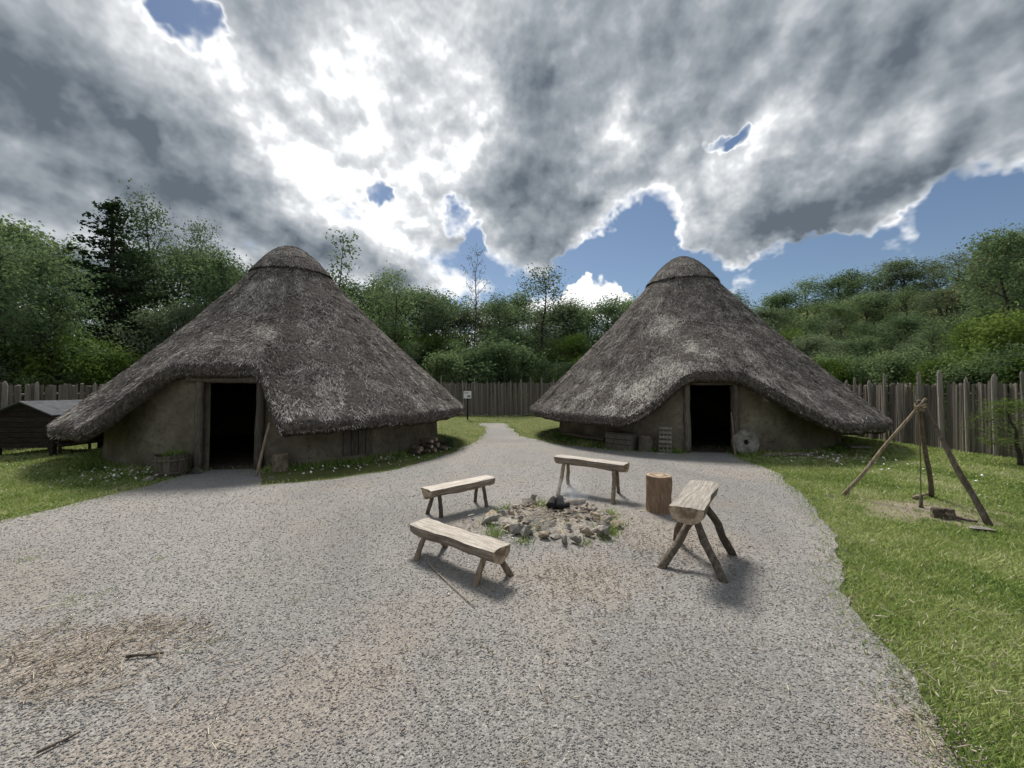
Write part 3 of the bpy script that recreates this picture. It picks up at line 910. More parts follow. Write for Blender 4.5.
# ------------------------------------------------------------------ palisade fences
def pale_mesh(k):
    rr = random.Random(k)
    bm = bmesh.new()
    wd, h = 0.5, 1.0
    n = 5
    rings_ = []
    sx_ = rr.uniform(-.02, .02)
    for j in range(n):
        z = h * j / (n - 1)
        ring = []
        for (x, y) in ((-.5, -.15), (-.25, -.5), (.22, -.46), (.5, -.12), (.3, .4), (-.32, .42)):
            jx = noise.noise(Vector((x * 3 + k, y * 3, z * 3))) * .12
            ring.append(bm.verts.new((x * (1 - .12 * z) + jx, y * .6 + jx * .5, z + (rr.uniform(-.015, .015) if j == n - 1 else 0))))
        rings_.append(ring)
    for j in range(n - 1):
        for i in range(6):
            bm.faces.new((rings_[j][i], rings_[j][(i + 1) % 6], rings_[j + 1][(i + 1) % 6], rings_[j + 1][i]))
    bm.faces.new(rings_[-1])
    return bm_mesh('pale', bm)
def post_mesh(k):
    rr = random.Random(k + 50)
    bm = bmesh.new()
    lv = [(0, .5), (.5, .5), (.93, .48), (.965, .44), (.99, .30), (1.0, .16)]
    rg = [[bm.verts.new(((r + .07 * rr.uniform(-1, 1) * (z < .95)) * math.cos(t_), (r + .07 * rr.uniform(-1, 1) * (z < .95)) * math.sin(t_), z + (.012 * math.cos(t_ + k) if z > .95 else 0))) for t_ in np.linspace(0, 2 * math.pi, 8, endpoint=False)] for z, r in lv]
    for a_, c_ in zip(rg[:-1], rg[1:]):
        for i in range(8): bm.faces.new((a_[i], a_[(i + 1) % 8], c_[(i + 1) % 8], c_[i]))
    bm.faces.new(rg[-1])
    return bm_mesh('post', bm)
PALES = [pale_mesh(k) for k in range(7)]
POSTS = [post_mesh(k) for k in range(4)]
for me in PALES: me.materials.append(M_PALE)
for me in POSTS: me.materials.append(M_POST)

def fence(label, pts, pale_w, h, post_gap, post_h, seed):
    rr = random.Random(seed)
    pts = [Vector((p[0], p[1], 0)) for p in pts]
    root = empty('palisade_fence', pts[0])
    tag(root, label, 'fence', 'palisade fence runs around the yard')
    carry, since = 0.0, 0.0
    for a, c_ in zip(pts[:-1], pts[1:]):
        d = c_ - a; L = d.length; u = d / L; nrm = Vector((-u.y, u.x, 0)); ang = math.atan2(u.y, u.x)
        x = carry
        while x < L:
            wv = pale_w * rr.uniform(.8, 1.25)
            p = a + u * (x + wv / 2); z0 = float(gz(p.x, p.y)) - .03
            hh = h * rr.uniform(.97, 1.025)
            link('pale', rr.choice(PALES), None, root, p - pts[0] + Vector((0, 0, z0)) + nrm * rr.uniform(-.015, .015),
                 (rr.gauss(0, .012), rr.gauss(0, .014), ang + rr.gauss(0, .12)), (wv * 1.16, .075, hh))
            x += wv; since += wv
            if since > post_gap:
                since = rr.uniform(-.1, .1) * post_gap
                q = p + nrm * .06
                link('post', rr.choice(POSTS), None, root, q - pts[0] + Vector((0, 0, z0)), (rr.gauss(0, .02), rr.gauss(0, .02), rr.uniform(0, 6)),
                     (rr.uniform(.075, .12), rr.uniform(.075, .11), post_h * rr.choice([.90, .92, .95, .96, .98, 1.0, 1.05])))
        carry = x - L
        for zf in (.35, .82):
            bm = bmesh.new()
            q = [a + u * (L * t_) - nrm * .085 + Vector((0, 0, h * zf + float(gz(*(a + u * (L * t_)).xy)) + rr.uniform(-.02, .02))) - pts[0] for t_ in np.linspace(0, 1, 7)]
            tube_bm(bm, q, [.045] * 7, 6, .2, seed)
            link('rail', bm_mesh('rail', bm, True), M_PALE, root)
    return root
fence('weathered palisade fence with pale post tips behind the tripod on the right', [(12.2, 5.8), (11.75, 9.4), (11.75, 12.2), (12.25, 16.5), (11.8, 23.6)], .070, 1.80, .52, 2.05, 1)
fence('dark palisade fence closing the gap behind the two roundhouses', [(11.6, 24.0), (4, 24.3), (-3, 24.0), (-12.8, 23.6)], .095, 1.95, .62, 2.28, 2)
fence('palisade fence behind the dark shed at the left edge', [(-13.1, 23.4), (-13.2, 13.0), (-13.7, 9.5), (-13.9, 7.5)], .085, 1.78, .62, 2.02, 3)

# ------------------------------------------------------------------ trees
def leaf_mat(name, stops, trans=.45):
    m, b = mat(name)
    t = b.attr('tone')
    inf = b.n('ShaderNodeObjectInfo').outputs['Random']
    f = b.math('ADD', t, b.math('MULTIPLY', b.math('SUBTRACT', inf, .5), .55), clamp=True)
    c = b.ramp(f, stops)
    d1 = b.n('ShaderNodeBsdfDiffuse', {'Color': c}); d2 = b.n('ShaderNodeBsdfTranslucent', {'Color': b.mix(.35, c, (.15, .22, .06))})
    b.out(b.n('ShaderNodeMixShader', {0: trans, 1: d1.outputs[0], 2: d2.outputs[0]}).outputs[0])
    return m
M_LEAF = leaf_mat('leaf_green', [(0, (.060, .098, .060)), (.4, (.112, .168, .092)), (.75, (.17, .235, .118)), (1, (.24, .30, .145))])  # bluish, lifted greens put the veil of haze over the wood into the colour
M_LEAF_L = leaf_mat('leaf_fresh_green', [(0, (.045, .08, .018)), (.4, (.085, .14, .03)), (.8, (.14, .20, .045)), (1, (.20, .25, .07))], .4)
M_LEAF_G = leaf_mat('leaf_grey_green', [(0, (.070, .098, .070)), (.4, (.125, .162, .108)), (.8, (.185, .225, .148)), (1, (.26, .29, .19))])
M_NEEDLE = leaf_mat('needle_dark', [(0, (.010, .022, .014)), (.5, (.022, .042, .026)), (1, (.045, .07, .04))], .15)
M_CATKIN = leaf_mat('leaf_bronze', [(0, (.09, .07, .045)), (.5, (.15, .12, .075)), (1, (.22, .19, .12))])
M_TRUNK = wood_mat('tree_bark', (.03, .026, .021), (.065, .056, .046), (.12, .105, .09), .4, (4, 4, 1))

def leaves(centres, per, sigma, size, g, flat=.75, tone_mean=.45, tone_c=.18):
    n = len(centres) * per
    C_ = np.repeat(centres, per, 0)
    off = g.normal(0, 1, (n, 3)) * sigma * np.array([1, 1, flat])
    P = C_ + off
    nv = g.normal(0, 1, (n, 3)); nv[:, 2] += .5
    nv /= np.linalg.norm(nv, axis=1, keepdims=True)
    a = np.cross(nv, g.normal(0, 1, (n, 3))); a /= np.linalg.norm(a, axis=1, keepdims=True) + 1e-9
    b_ = np.cross(nv, a)
    s = size * g.uniform(.55, 1.35, n)[:, None]
    V = np.stack([P - a * s, P - b_ * s * .55, P + a * s, P + b_ * s * .55], 1).reshape(-1, 3)
    F = np.arange(4 * n).reshape(-1, 4)
    T = np.repeat(np.repeat(np.clip(g.normal(tone_mean, tone_c, len(centres)), 0, 1), per) + g.normal(0, .10, n), 4)
    return V, F, np.clip(T, 0, 1)

def make_tree(kind, seed):
    """unit: metres for a tree about 10 m tall; returns (trunk mesh, crown mesh)"""
    g = np.random.default_rng(seed); rr = random.Random(seed)
    bm = bmesh.new(); cent = []
    P = dict(broad=dict(h=9.0, r=.20, n=26, z0=.14, ln=3.1, ang=.75, per=26, sg=.42, sz=.085, sub=9),
             airy=dict(h=9.6, r=.13, n=24, z0=.22, ln=2.1, ang=.75, per=18, sg=.36, sz=.075, sub=7),
             wispy=dict(h=9.8, r=.09, n=15, z0=.40, ln=1.4, ang=.55, per=7, sg=.25, sz=.10, sub=4),
             bare=dict(h=9.8, r=.085, n=30, z0=.28, ln=1.8, ang=.6, per=2, sg=.16, sz=.055, sub=6),
             shrub=dict(h=6.5, r=.07, n=26, z0=.03, ln=4.2, ang=.9, per=24, sg=.55, sz=.125, sub=8),
             column=dict(h=9.3, r=.16, n=30, z0=.08, ln=2.2, ang=.6, per=26, sg=.38, sz=.082, sub=8))[kind]
    H = P['h']; multi = 4 if kind == 'shrub' else 1
    for st in range(multi):
        bx_, by_ = (rr.gauss(0, .35), rr.gauss(0, .35)) if multi > 1 else (0, 0)
        lx, ly = rr.gauss(0, .05) + bx_ * .25, rr.gauss(0, .05) + by_ * .25
        npt = 9; pts = []
        for i in range(npt):
            t_ = i / (npt - 1)
            pts.append(Vector((bx_ + lx * t_ * H + .25 * noise.noise(Vector((t_ * 3, seed + st, 0))) * t_ * 2, by_ + ly * t_ * H + .25 * noise.noise(Vector((t_ * 3, seed + st, 5))) * t_ * 2, t_ * H)))
        tube_bm(bm, pts, [P['r'] * (1 - .88 * i / (npt - 1)) * (1.35 if i == 0 else 1) for i in range(npt)], 7, .15, seed)
        nl = P['n'] // multi
        for k in range(nl):
            f = P['z0'] + (1 - P['z0']) * ((k + rr.random()) / nl) ** .9
            f = min(f, .985)
            i = min(int(f * (npt - 1)), npt - 2); base = pts[i].lerp(pts[i + 1], f * (npt - 1) - i)
            az = k * 2.4 + rr.uniform(-.5, .5)
            prof = math.sin(math.pi * min(1, (f - P['z0']) / (1 - P['z0']) * .80 + .17)) ** .7 if kind not in ('wispy', 'bare') else (1 - .75 * f) * 1.3
            ln = P['ln'] * prof * (rr.uniform(.45, 1.5) if kind in ('broad', 'column') else rr.uniform(.7, 1.2))
            up = P['ang'] + rr.uniform(-.25, .25) + .5 * (f - .5)
            d = Vector((math.cos(az) * math.cos(up), math.sin(az) * math.cos(up), math.sin(up)))
            lp = [base]
            for q in range(1, 5):
                dd = d + Vector((rr.gauss(0, .12), rr.gauss(0, .12), .05 * q if kind != 'broad' else -.03 * q))
                lp.append(lp[-1] + dd.normalized() * ln / 4)
            r0 = P['r'] * (1 - .85 * f) * .48
            tube_bm(bm, lp, [r0, r0 * .75, r0 * .55, r0 * .35, r0 * .15], 4, 0, 1, False)
            for s_ in range(P['sub']):
                u = rr.uniform(.35, 1.0); qi = min(int(u * 4), 3)
                b0 = lp[qi].lerp(lp[qi + 1], u * 4 - qi)
                sd = (d + Vector((rr.gauss(0, .75), rr.gauss(0, .75), rr.gauss(.1, .45)))).normalized()
                sl_ = rr.uniform(.25, .75) * (.5 + ln * .22)
                e = b0 + sd * sl_
                tube_bm(bm, [b0, b0.lerp(e, .5) + Vector((0, 0, .04)), e], [r0 * .3 + .006, r0 * .2 + .005, .004], 3, 0, 1, False)
                if kind in ('broad', 'column') and rr.random() < .22: continue
                cent.append(e)
                if kind in ('broad', 'shrub', 'column'): cent.append(b0.lerp(e, .45))
            cent.append(lp[-1])
    cent = np.array([tuple(c_) for c_ in cent])
    V, F, T = leaves(cent, P['per'], P['sg'], P['sz'], g)
    trunk = bm_mesh(kind + '_trunk', bm, True); trunk.materials.append(M_TRUNK)
    zmax = V[:, 2].max()
    return trunk, np_mesh(kind + '_crown', V, F, {'tone': T}), zmax

def make_conifer(seed):
    g = np.random.default_rng(seed); rr = random.Random(seed)
    bm = bmesh.new(); cent = []; H = 10
    tube_bm(bm, [(0, 0, 0), (.03, 0, 4), (.05, .03, 8), (.05, .03, H)], [.2, .13, .06, .01], 7, .1, seed)
    for k in range(58):
        f = .25 + .74 * k / 58
        az = k * 2.39; ln = (1 - f) * 3.1 * rr.uniform(.75, 1.25) + .25
        d = Vector((math.cos(az), math.sin(az), -.05 + .4 * (f - .5)))
        p0 = Vector((.04, .02, f * H)); p1 = p0 + d * ln * .6 + Vector((0, 0, -.06)); p2 = p0 + d * ln + Vector((0, 0, .12))
        tube_bm(bm, [p0, p1, p2], [.035, .02, .006], 4, 0, 1, False)
        for u in np.linspace(.25, 1, max(3, int(ln * 4.5))):
            q = (p0.lerp(p1, u / .6) if u < .6 else p1.lerp(p2, (u - .6) / .4))
            for sgn in (-1, 1):
                cent.append(tuple(q + Vector((-d.y, d.x, 0)) * sgn * .22 * (1.2 - u) * ln * rr.uniform(.3, 1)))
    V, F, T = leaves(np.array(cent), 12, .13, .085, g, .5)
    trunk = bm_mesh('conifer_trunk', bm, True); trunk.materials.append(M_TRUNK)
    return trunk, np_mesh('conifer_crown', V, F, {'tone': T}), V[:, 2].max()

ORD = 'first second third fourth fifth sixth seventh eighth ninth tenth eleventh twelfth thirteenth fourteenth fifteenth sixteenth seventeenth eighteenth nineteenth twentieth twenty-first twenty-second'.split()
class Row:
    """label of each plant in a row by its order from the left, for those in view"""
    def __init__(self, text): self.t, self.k = text, 0
    def __call__(self, px):
        if px < -12 or px > 1036: return self.t + ', just beyond the picture edge'
        self.k += 1
        return self.t + ', ' + ORD[self.k - 1] + ' from left'
PROTO = {}
for kind, seeds in (('broad', (1, 2, 3, 4)), ('airy', (5, 6, 7)), ('wispy', (8,)), ('bare', (9,)), ('shrub', (10, 11, 12)), ('column', (13, 14))):
    PROTO[kind] = [make_tree(kind, s_) for s_ in seeds]
PROTO['conifer'] = [make_conifer(20)]
CROWN_CACHE = {}
trng = random.Random(99)
def tree(px, dist, top_py, kind, label, group=None, leaf=None, var=None, fat=1.0, lean=0.0, name=None):
    pool = PROTO[kind]; k = trng.randrange(len(pool)) if var is None else var
    tr, cr, zmax = pool[k]
    leaf = leaf or M_LEAF
    key = (kind, k, leaf.name)
    if key not in CROWN_CACHE:
        c_ = cr.copy(); c_.materials.clear(); c_.materials.append(leaf); CROWN_CACHE[key] = c_
    p = at(px, dist); z0 = float(gz(p.x, p.y)) - .1
    sc = max((hz(top_py, dist) - z0) / zmax, .03)
    root = empty(name or ('shrub' if kind == 'shrub' else 'conifer_tree' if kind == 'conifer' else 'tree'), (p.x, p.y, z0), trng.uniform(0, 6.28))
    root.rotation_euler = (0, lean, trng.uniform(0, 6.28) if not lean else 0)
    root.scale = (sc * fat, sc * fat, sc)
    tag(root, label, 'shrub' if kind == 'shrub' else 'tree', group)
    link('trunk', tr, None, root); link('crown', CROWN_CACHE[key], None, root)
    return root

# trees that stand out
tree(112, 20.5, 194, 'conifer', 'dark conifer rising above the wood on the far left', leaf=M_NEEDLE, fat=1.15)
tree(172, 24, 188, 'airy', 'tall loose tree with open top leaning left of the left roof', leaf=M_LEAF_G, var=0, fat=.8, lean=-.06)
tree(196, 27, 212, 'airy', 'thin grey green tree close beside the tall leaning one', leaf=M_LEAF_G, var=1, fat=.7)
tree(327, 26, 230, 'wispy', 'slender wispy tree peeking over the right shoulder of the left roof', leaf=M_LEAF_G)
tree(472, 29, 245, 'bare', 'slim almost leafless tree standing tall between the two roofs', leaf=M_CATKIN, fat=.9)
tree(540, 33, 262, 'airy', 'rounded airy tree above the wood just left of right roof', leaf=M_LEAF_G, var=2, fat=1.25)
tree(400, 31, 266, 'airy', 'open tree standing close right of the left roof slope', leaf=M_LEAF, var=1, fat=1.1)
tree(372, 33, 266, 'airy', 'open tree half hidden behind the left roof slope', leaf=M_LEAF, var=0, fat=1.0)
tree(437, 32, 288, 'airy', 'pale loose tree between the left roof and the slim bare tree', leaf=M_LEAF_G, var=2, fat=1.1)
tree(505, 34, 288, 'airy', 'thin light tree right of the slim bare tree', leaf=M_LEAF_G, var=0, fat=.9)
tree(955, 30, 238, 'wispy', 'bronze twiggy tree top showing above the hillside wood', leaf=M_CATKIN, fat=1.6)
tree(1000, 24, 216, 'broad', 'tall dark tree at the right edge above the fence', leaf=M_LEAF, var=1, fat=1.0)
tree(8, 20, 208, 'broad', 'big rounded tree at the left edge of the wood', leaf=M_LEAF, var=2, fat=1.15)
tree(1002, 17, 300, 'shrub', 'fresh yellow green bush rising behind the right fence', leaf=M_LEAF_L, var=0)
tree(562, 27, 372, 'shrub', 'small bright green bush just behind the far fence', leaf=M_LEAF_L, var=1)
tree(585, 28, 352, 'shrub', 'bright green young bush left of the right roof slope', leaf=M_LEAF_L, var=2, fat=.8)

def skyline(px, pts):
    return float(np.interp(px, [p[0] for p in pts], [p[1] for p in pts]))
SKY = [(-160, 205), (0, 214), (50, 232), (100, 240), (180, 236), (240, 246), (300, 262), (350, 280), (400, 280), (450, 288), (520, 290), (580, 290), (620, 292), (680, 292), (760, 282), (820, 278), (880, 270), (930, 256), (980, 240), (1024, 224), (1180, 205)]
ROW_A = Row('leafy tree in the back row of the left wood')
ROW_B = Row('lower leafy tree at the front of the left wood')
ROW_C = Row('green bush above the left fence')
ROW_D = Row('dense tree in the back row between the roofs')
ROW_E = Row('lower tree in the front of the middle wood')
ROW_F = Row('dark bush showing over the far fence')
ROW_G = [Row('skyline tree of the right hillside'), Row('tree high on the right hillside'), Row('tree midway up the right hillside'), Row('low tree at the foot of the right hillside')]
ROW_H = Row('green bush close behind the right fence')
# back row that makes the skyline, middle row, shrubs behind the fence
for px in range(-92, 350, 38):
    x = px + trng.uniform(-12, 12)
    tree(x, trng.uniform(22, 27) if px > 60 else trng.uniform(15, 19), skyline(x, SKY) + trng.uniform(-4, 16), trng.choice(['broad', 'broad', 'column']), ROW_A(x), 'trees of the wood on the left', trng.choice([M_LEAF, M_LEAF, M_LEAF_G]), fat=1.1)
for px in range(-90, 340, 40):
    x = px + trng.uniform(-12, 12)
    tree(x, trng.uniform(18.5, 21) if px > 60 else trng.uniform(12.6, 14) * 1.12, skyline(x, SKY) + trng.uniform(45, 80), trng.choice(['broad', 'column', 'airy']), ROW_B(x), 'front trees of the wood on the left', trng.choice([M_LEAF, M_LEAF_G, M_LEAF]), fat=1.2)
for px in range(-60, 120, 22):
    x = px + trng.uniform(-8, 8)
    tree(x, 15.5 + trng.uniform(0, 1) + max(0, -px) * .01, trng.uniform(325, 352), 'shrub', ROW_C(x), 'bushes behind the left fence', trng.choice([M_LEAF, M_LEAF, M_LEAF_L]))
for px in range(345, 690, 19):
    x = px + trng.uniform(-8, 8)
    tree(x, trng.uniform(36, 43), skyline(x, SKY) + trng.uniform(-3, 14), trng.choice(['broad', 'broad', 'column']), ROW_D(x), 'trees of the wood in the middle', trng.choice([M_LEAF, M_LEAF, M_LEAF_G]), fat=1.35)
for px in range(330, 680, 27):
    x = px + trng.uniform(-9, 9)
    tree(x, trng.uniform(30, 34), trng.uniform(318, 344), trng.choice(['broad', 'shrub', 'broad']), ROW_E(x), 'front trees of the wood in the middle', trng.choice([M_LEAF, M_LEAF, M_LEAF_L]), fat=1.2)
for px in range(400, 660, 22):
    x = px + trng.uniform(-8, 8)
    tree(x, trng.uniform(26.5, 29), trng.uniform(334, 366), trng.choice(['shrub', 'column', 'airy']), ROW_F(x), 'bushes behind the far fence', trng.choice([M_LEAF, M_LEAF_G, M_LEAF]), fat=trng.uniform(1.0, 1.6), name='shrub')
for row, (dd, dy) in enumerate(((46, 0), (37, 22), (30, 42), (25, 60))):
    for px in range(715 + row * 6, 1112, 23):
        x = px + trng.uniform(-9, 9)
        sk = skyline(x, SKY)
        y_ = sk + (380 - sk) * dy / 100 + trng.uniform(-9, 10)
        dist = dd * trng.uniform(.93, 1.07) * (1 - .30 * max(0, (x - 900)) / 200)
        lim = 13.2 / ((x - 512) / FPX)
        dist = max(dist, lim + 1.5)
        tree(x, dist, y_, trng.choice(['broad', 'column', 'airy', 'airy']), ROW_G[row](x),
             ['skyline trees of the hillside', 'upper trees of the hillside', 'lower trees of the hillside', 'trees at the foot of the hillside'][row], trng.choice([M_LEAF, M_LEAF, M_LEAF_G, M_LEAF_L if row > 1 else M_LEAF_G]), fat=trng.uniform(1.5, 2.0) if row == 0 else trng.uniform(1.2, 1.6))
for px in range(800, 1100, 26):
    x = px + trng.uniform(-8, 8)
    tree(x, 13.8 / ((x - 512) / FPX) + trng.uniform(1.2, 2.6), trng.uniform(330, 356), 'shrub', ROW_H(x), 'bushes behind the right fence', trng.choice([M_LEAF, M_LEAF_L, M_LEAF]))
# shrub inside the fence at the right edge
tree(1019, 8.4, 396, 'airy', 'loose leafy shrub inside the fence at the right edge', leaf=M_LEAF_L, var=2, fat=2.7, name='shrub')

# ------------------------------------------------------------------ half-log benches round the fire
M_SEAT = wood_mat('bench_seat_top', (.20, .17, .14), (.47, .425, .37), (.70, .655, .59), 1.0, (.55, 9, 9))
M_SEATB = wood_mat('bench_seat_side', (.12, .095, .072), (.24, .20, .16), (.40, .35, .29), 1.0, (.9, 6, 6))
def bench(label, A, B, width, depth, feet, leg_r, seed, warm=False, crook=False):
    A, B = Vector(A), Vector(B)
    mid_ = (A + B) / 2
    root = empty('log_bench', (mid_.x, mid_.y, 0))
    tag(root, label, 'bench', 'half-log benches around the fire pit')
    d = (B - A) * .95; L = d.length; ang = math.atan2(d.y, d.x); tilt = -math.asin(d.z / L)
    bm = bmesh.new(); nseg = 14
    rings_ = []
    for i in range(nseg + 1):
        t_ = i / nseg; x = (t_ - .5) * L
        wv = width * (1 + .10 * noise.noise(Vector((t_ * 3.1, seed, 0)))) ; dv = depth * (1 + .14 * noise.noise(Vector((t_ * 3, seed, 4))))
        sec = [(-.5, -.06), (-.3, .0), (-.1, .01), (.1, .0), (.3, .01), (.5, -.05)] + [(.5 * math.cos(a_), -.28 - .72 * math.sin(a_)) for a_ in np.linspace(.0, math.pi, 9)]
        ring = []
        for k, (yy, zz) in enumerate(sec):
            q = Vector((x, yy * wv, zz * dv))
            nn = noise.noise(Vector((x * 7 + seed, yy * 6, zz * 5)))
            q.y += nn * .012 + .02 * noise.noise(Vector((x * 2.2, seed * 2, 1)))
            q.z += noise.noise(Vector((x * 5, yy * 9, seed))) * (.008 if k < 6 else .012)
            if i in (0, nseg): q.x += noise.noise(Vector((yy * 5, zz * 5, seed + i))) * .02
            ring.append(bm.verts.new(q))
        rings_.append(ring)
    ns_ = len(sec)
    for i in range(nseg):
        for k in range(ns_):
            f = bm.faces.new((rings_[i][k], rings_[i][(k + 1) % ns_], rings_[i + 1][(k + 1) % ns_], rings_[i + 1][k]))
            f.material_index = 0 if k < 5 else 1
    for rg in (rings_[0], rings_[-1]):
        f = bm.faces.new(rg); f.material_index = 2
    me = bm_mesh('seat', bm)
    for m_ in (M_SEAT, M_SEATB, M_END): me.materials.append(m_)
    link('seat', me, None, root, mid_ - Vector((mid_.x, mid_.y, 0)), (0, tilt, ang))
    u = Vector((d.x, d.y, 0)).normalized(); nrm = Vector((-u.y, u.x, 0))
    for k, ft in enumerate(feet):
        ft = Vector((ft[0], ft[1], -.03))
        other = Vector((*feet[k ^ 1][:2], -.03))
        along = (ft - mid_).dot(u); s_ = 1 if (ft - other).dot(nrm) > 0 else -1
        along = (along + (other - mid_).dot(u)) / 2
        along = max(-L * .40, min(L * .40, along * .93))
        zt = mid_.z + d.z * along / L - depth * .55
        top = Vector((mid_.x, mid_.y, 0)) + u * along + nrm * s_ * width * .27 + Vector((0, 0, zt))
        o0 = Vector((mid_.x, mid_.y, 0))
        link('leg', pole_mesh('leg', ft - o0, top - o0, leg_r * rnd.uniform(.9, 1.1), leg_r * .92, .035 if not crook else .075, 8, 9, .14, seed * 5 + k), M_BARK if not warm else M_POLE, root)
    return root
def F_(*pp): return [tuple(gp(*p)) for p in pp]
bench('low split-log bench nearest the camera, left of the fire', (-.95, 4.02, .30), (-.06, 3.28, .31), .23, .13, F_((415, 561), (448, 546), (473, 586), (513, 575)), .027, 1, True)
bench('low split-log bench at the far left of the fire, behind the nearest bench', (-1.09, 4.97, .37), (-.29, 5.70, .385), .24, .13, F_((427, 514), (442, 518), (475, 502), (487, 507)), .026, 2)
bench('tall split-log bench on straight pale legs behind the fire', (.72, 6.52, .545), (1.70, 5.84, .525), .24, .13, F_((557, 497), (568, 484), (613, 505), (618, 493)), .030, 3, True)
bench('tall split-log bench with crooked splayed bark legs right of the fire', (1.45, 3.36, .61), (2.04, 4.24, .645), .27, .145, F_((658, 568), (675, 540), (724, 583), (733, 554)), .036, 4, False, True)

# ------------------------------------------------------------------ log stump seat
def log_round(name, label, p, r, h, seed, cat='log', m_side=None, group=None, rough=.10, m_top=None):
    root = empty(name, p); tag(root, label, cat, group)
    bm = bmesh.new(); pts = [(0, 0, -.02)] + [(.01 * noise.noise(Vector((z, seed, 0))), 0, z * h) for z in (.06, .25, .45, .65, .85, .97)]
    rd = [r * 1.05, r * 1.02, r, r * .97, r * .99, r, r * .985]
    tube_bm(bm, pts, rd, 22, rough, seed, True)
    link('trunk', bm_mesh('trunk', bm, False), m_side or M_LOG_END, root)
    bm = bmesh.new(); vs = [bm.verts.new((math.cos(a_) * r * .93, math.sin(a_) * r * .93, h * .97 + .006 + .004 * noise.noise(Vector((a_, seed, 1))))) for a_ in np.linspace(0, 2 * math.pi, 20, endpoint=False)]
    lo_ = [bm.verts.new((v.co.x, v.co.y, h * .96)) for v in vs]
    bm.faces.new(vs)
    for i in range(20): bm.faces.new((vs[i], lo_[i], lo_[(i + 1) % 20], vs[(i + 1) % 20]))
    link('cut_face', bm_mesh('cut_face', bm), m_top or M_END, root)
    return root
log_round('tree_stump', 'upright red-brown log stump between the back bench and right bench', gp(658, 511), .166, .49, 2, 'stump')

# ------------------------------------------------------------------ fire pit
FP = gp(553, 521)
pit = empty('fire_pit', FP); tag(pit, 'smoking fire pit ringed with rough stones in the middle of the benches', 'fire pit')
bm = bmesh.new()
N_ = 34; rows = []
for i in range(9):
    r = .80 * i / 8
    rows.append([bm.verts.new((r * math.cos(a_) * 1.0, r * math.sin(a_) * .92, .015 + .07 * math.exp(-(r / .42) ** 2) + (.03 * noise.noise(Vector((r * math.cos(a_) * 8, r * math.sin(a_) * 8, 1))) if i < 7 else -.012 * (i - 6)))) for a_ in np.linspace(0, 2 * math.pi, N_, endpoint=False)] if i else [bm.verts.new((0, 0, .12))])
for k in range(N_): bm.faces.new((rows[0][0], rows[1][k], rows[1][(k + 1) % N_]))
for i in range(1, 8):
    for k in range(N_): bm.faces.new((rows[i][k], rows[i + 1][k], rows[i + 1][(k + 1) % N_], rows[i][(k + 1) % N_]))
m, b = mat('ash_and_straw')
oc = b.objco(); n1 = b.noise(oc, 5, 6, .7); n2 = b.noise(oc, 28, 4, .65)
c = b.ramp(n1, [(.30, (.12, .115, .105)), (.45, (.25, .24, .225)), (.56, (.36, .33, .28)), (.70, (.48, .44, .36))])
c = b.mix(b.mrange(n2, .45, .7, 0, .6), c, (.14, .125, .10))
c = b.mix(b.math('MULTIPLY', spot(b, oc, .08, .16, .05, .30), .85), c, (.035, .033, .032))
b.out(b.bsdf(c, 1, b.bump(n2, .8, .03), .05))
link('ash_bed', bm_mesh('ash_bed', bm, True), m, pit)
rs = random.Random(31)
ROCKS = [rock_mesh('stone', k, 1, rs.uniform(.6, .95), rs.uniform(.35, .65), 11, .03) for k in range(12)]
ROCKS_T = [r_.copy() for r_ in ROCKS]
ROCKS_D = [r_.copy() for r_ in ROCKS]
for r_ in ROCKS: r_.materials.append(M_STONE)
for r_ in ROCKS_T: r_.materials.append(M_STONE_TAN)
for r_ in ROCKS_D: r_.materials.append(M_STONE_DARK)
def pit_stone(an, r, s_, pool, zz=.02):
    link('stone', rs.choice(pool), None, pit, (r * math.cos(an), r * math.sin(an) * .95, zz), (rs.uniform(-.25, .25), rs.uniform(-.25, .25), rs.uniform(0, 6.28)), (s_, s_ * rs.uniform(.8, 1.1), s_ * rs.uniform(.75, 1.2)))
k = 0
for an in np.linspace(0, 2 * math.pi, 34, endpoint=False):
    pit_stone(an + rs.uniform(-.08, .08), .67 + rs.uniform(-.10, .12), rs.uniform(.14, .27), ROCKS if k % 4 else ROCKS_T); k += 1
for an in np.linspace(.1, 6.3, 22):
    pit_stone(an + rs.uniform(-.15, .15), .50 + rs.uniform(-.10, .10), rs.uniform(.08, .17), ROCKS if k % 2 else ROCKS_T, .05); k += 1
for _ in range(12):
    pit_stone(rs.uniform(0, 6.28), rs.uniform(.1, .45), rs.uniform(.06, .13), ROCKS_T if _ % 2 else ROCKS, .08)
for _ in range(16):
    pit_stone(rs.uniform(0, 6.28), rs.uniform(.75, .98), rs.uniform(.04, .09), ROCKS if _ % 2 else ROCKS_T, .0)
for (ax, ay, az, bx2, by2, bz2, r) in ((-.02, .10, .16, .03, .22, .22, .055), (.10, .08, .14, .11, .22, .23, .05), (.02, .20, .13, .22, .16, .16, .04)):
    link('charred_log', pole_mesh('charred_log', (ax, ay, az), (bx2, by2, bz2), r, r * .85, .05, 5, 8, .35, 3 + ax * 10), M_CHAR, pit)
ROCKS_C = [r_.copy() for r_ in ROCKS[:4]]
for r_ in ROCKS_C: r_.materials.clear(); r_.materials.append(M_CHAR)
for _ in range(14):
    link('charcoal', rs.choice(ROCKS_C), None, pit, (.10 + rs.gauss(0, .13), .16 + rs.gauss(0, .09), .085), (rs.uniform(-.3, .3), rs.uniform(-.3, .3), rs.uniform(0, 6)), (rs.uniform(.03, .075),) * 3)
link('burnt_log', pole_mesh('burnt_log', (.12, .30, .12), (.45, .36, .15), .05, .04, .05, 6, 8, .3, 5), M_POLE, pit)
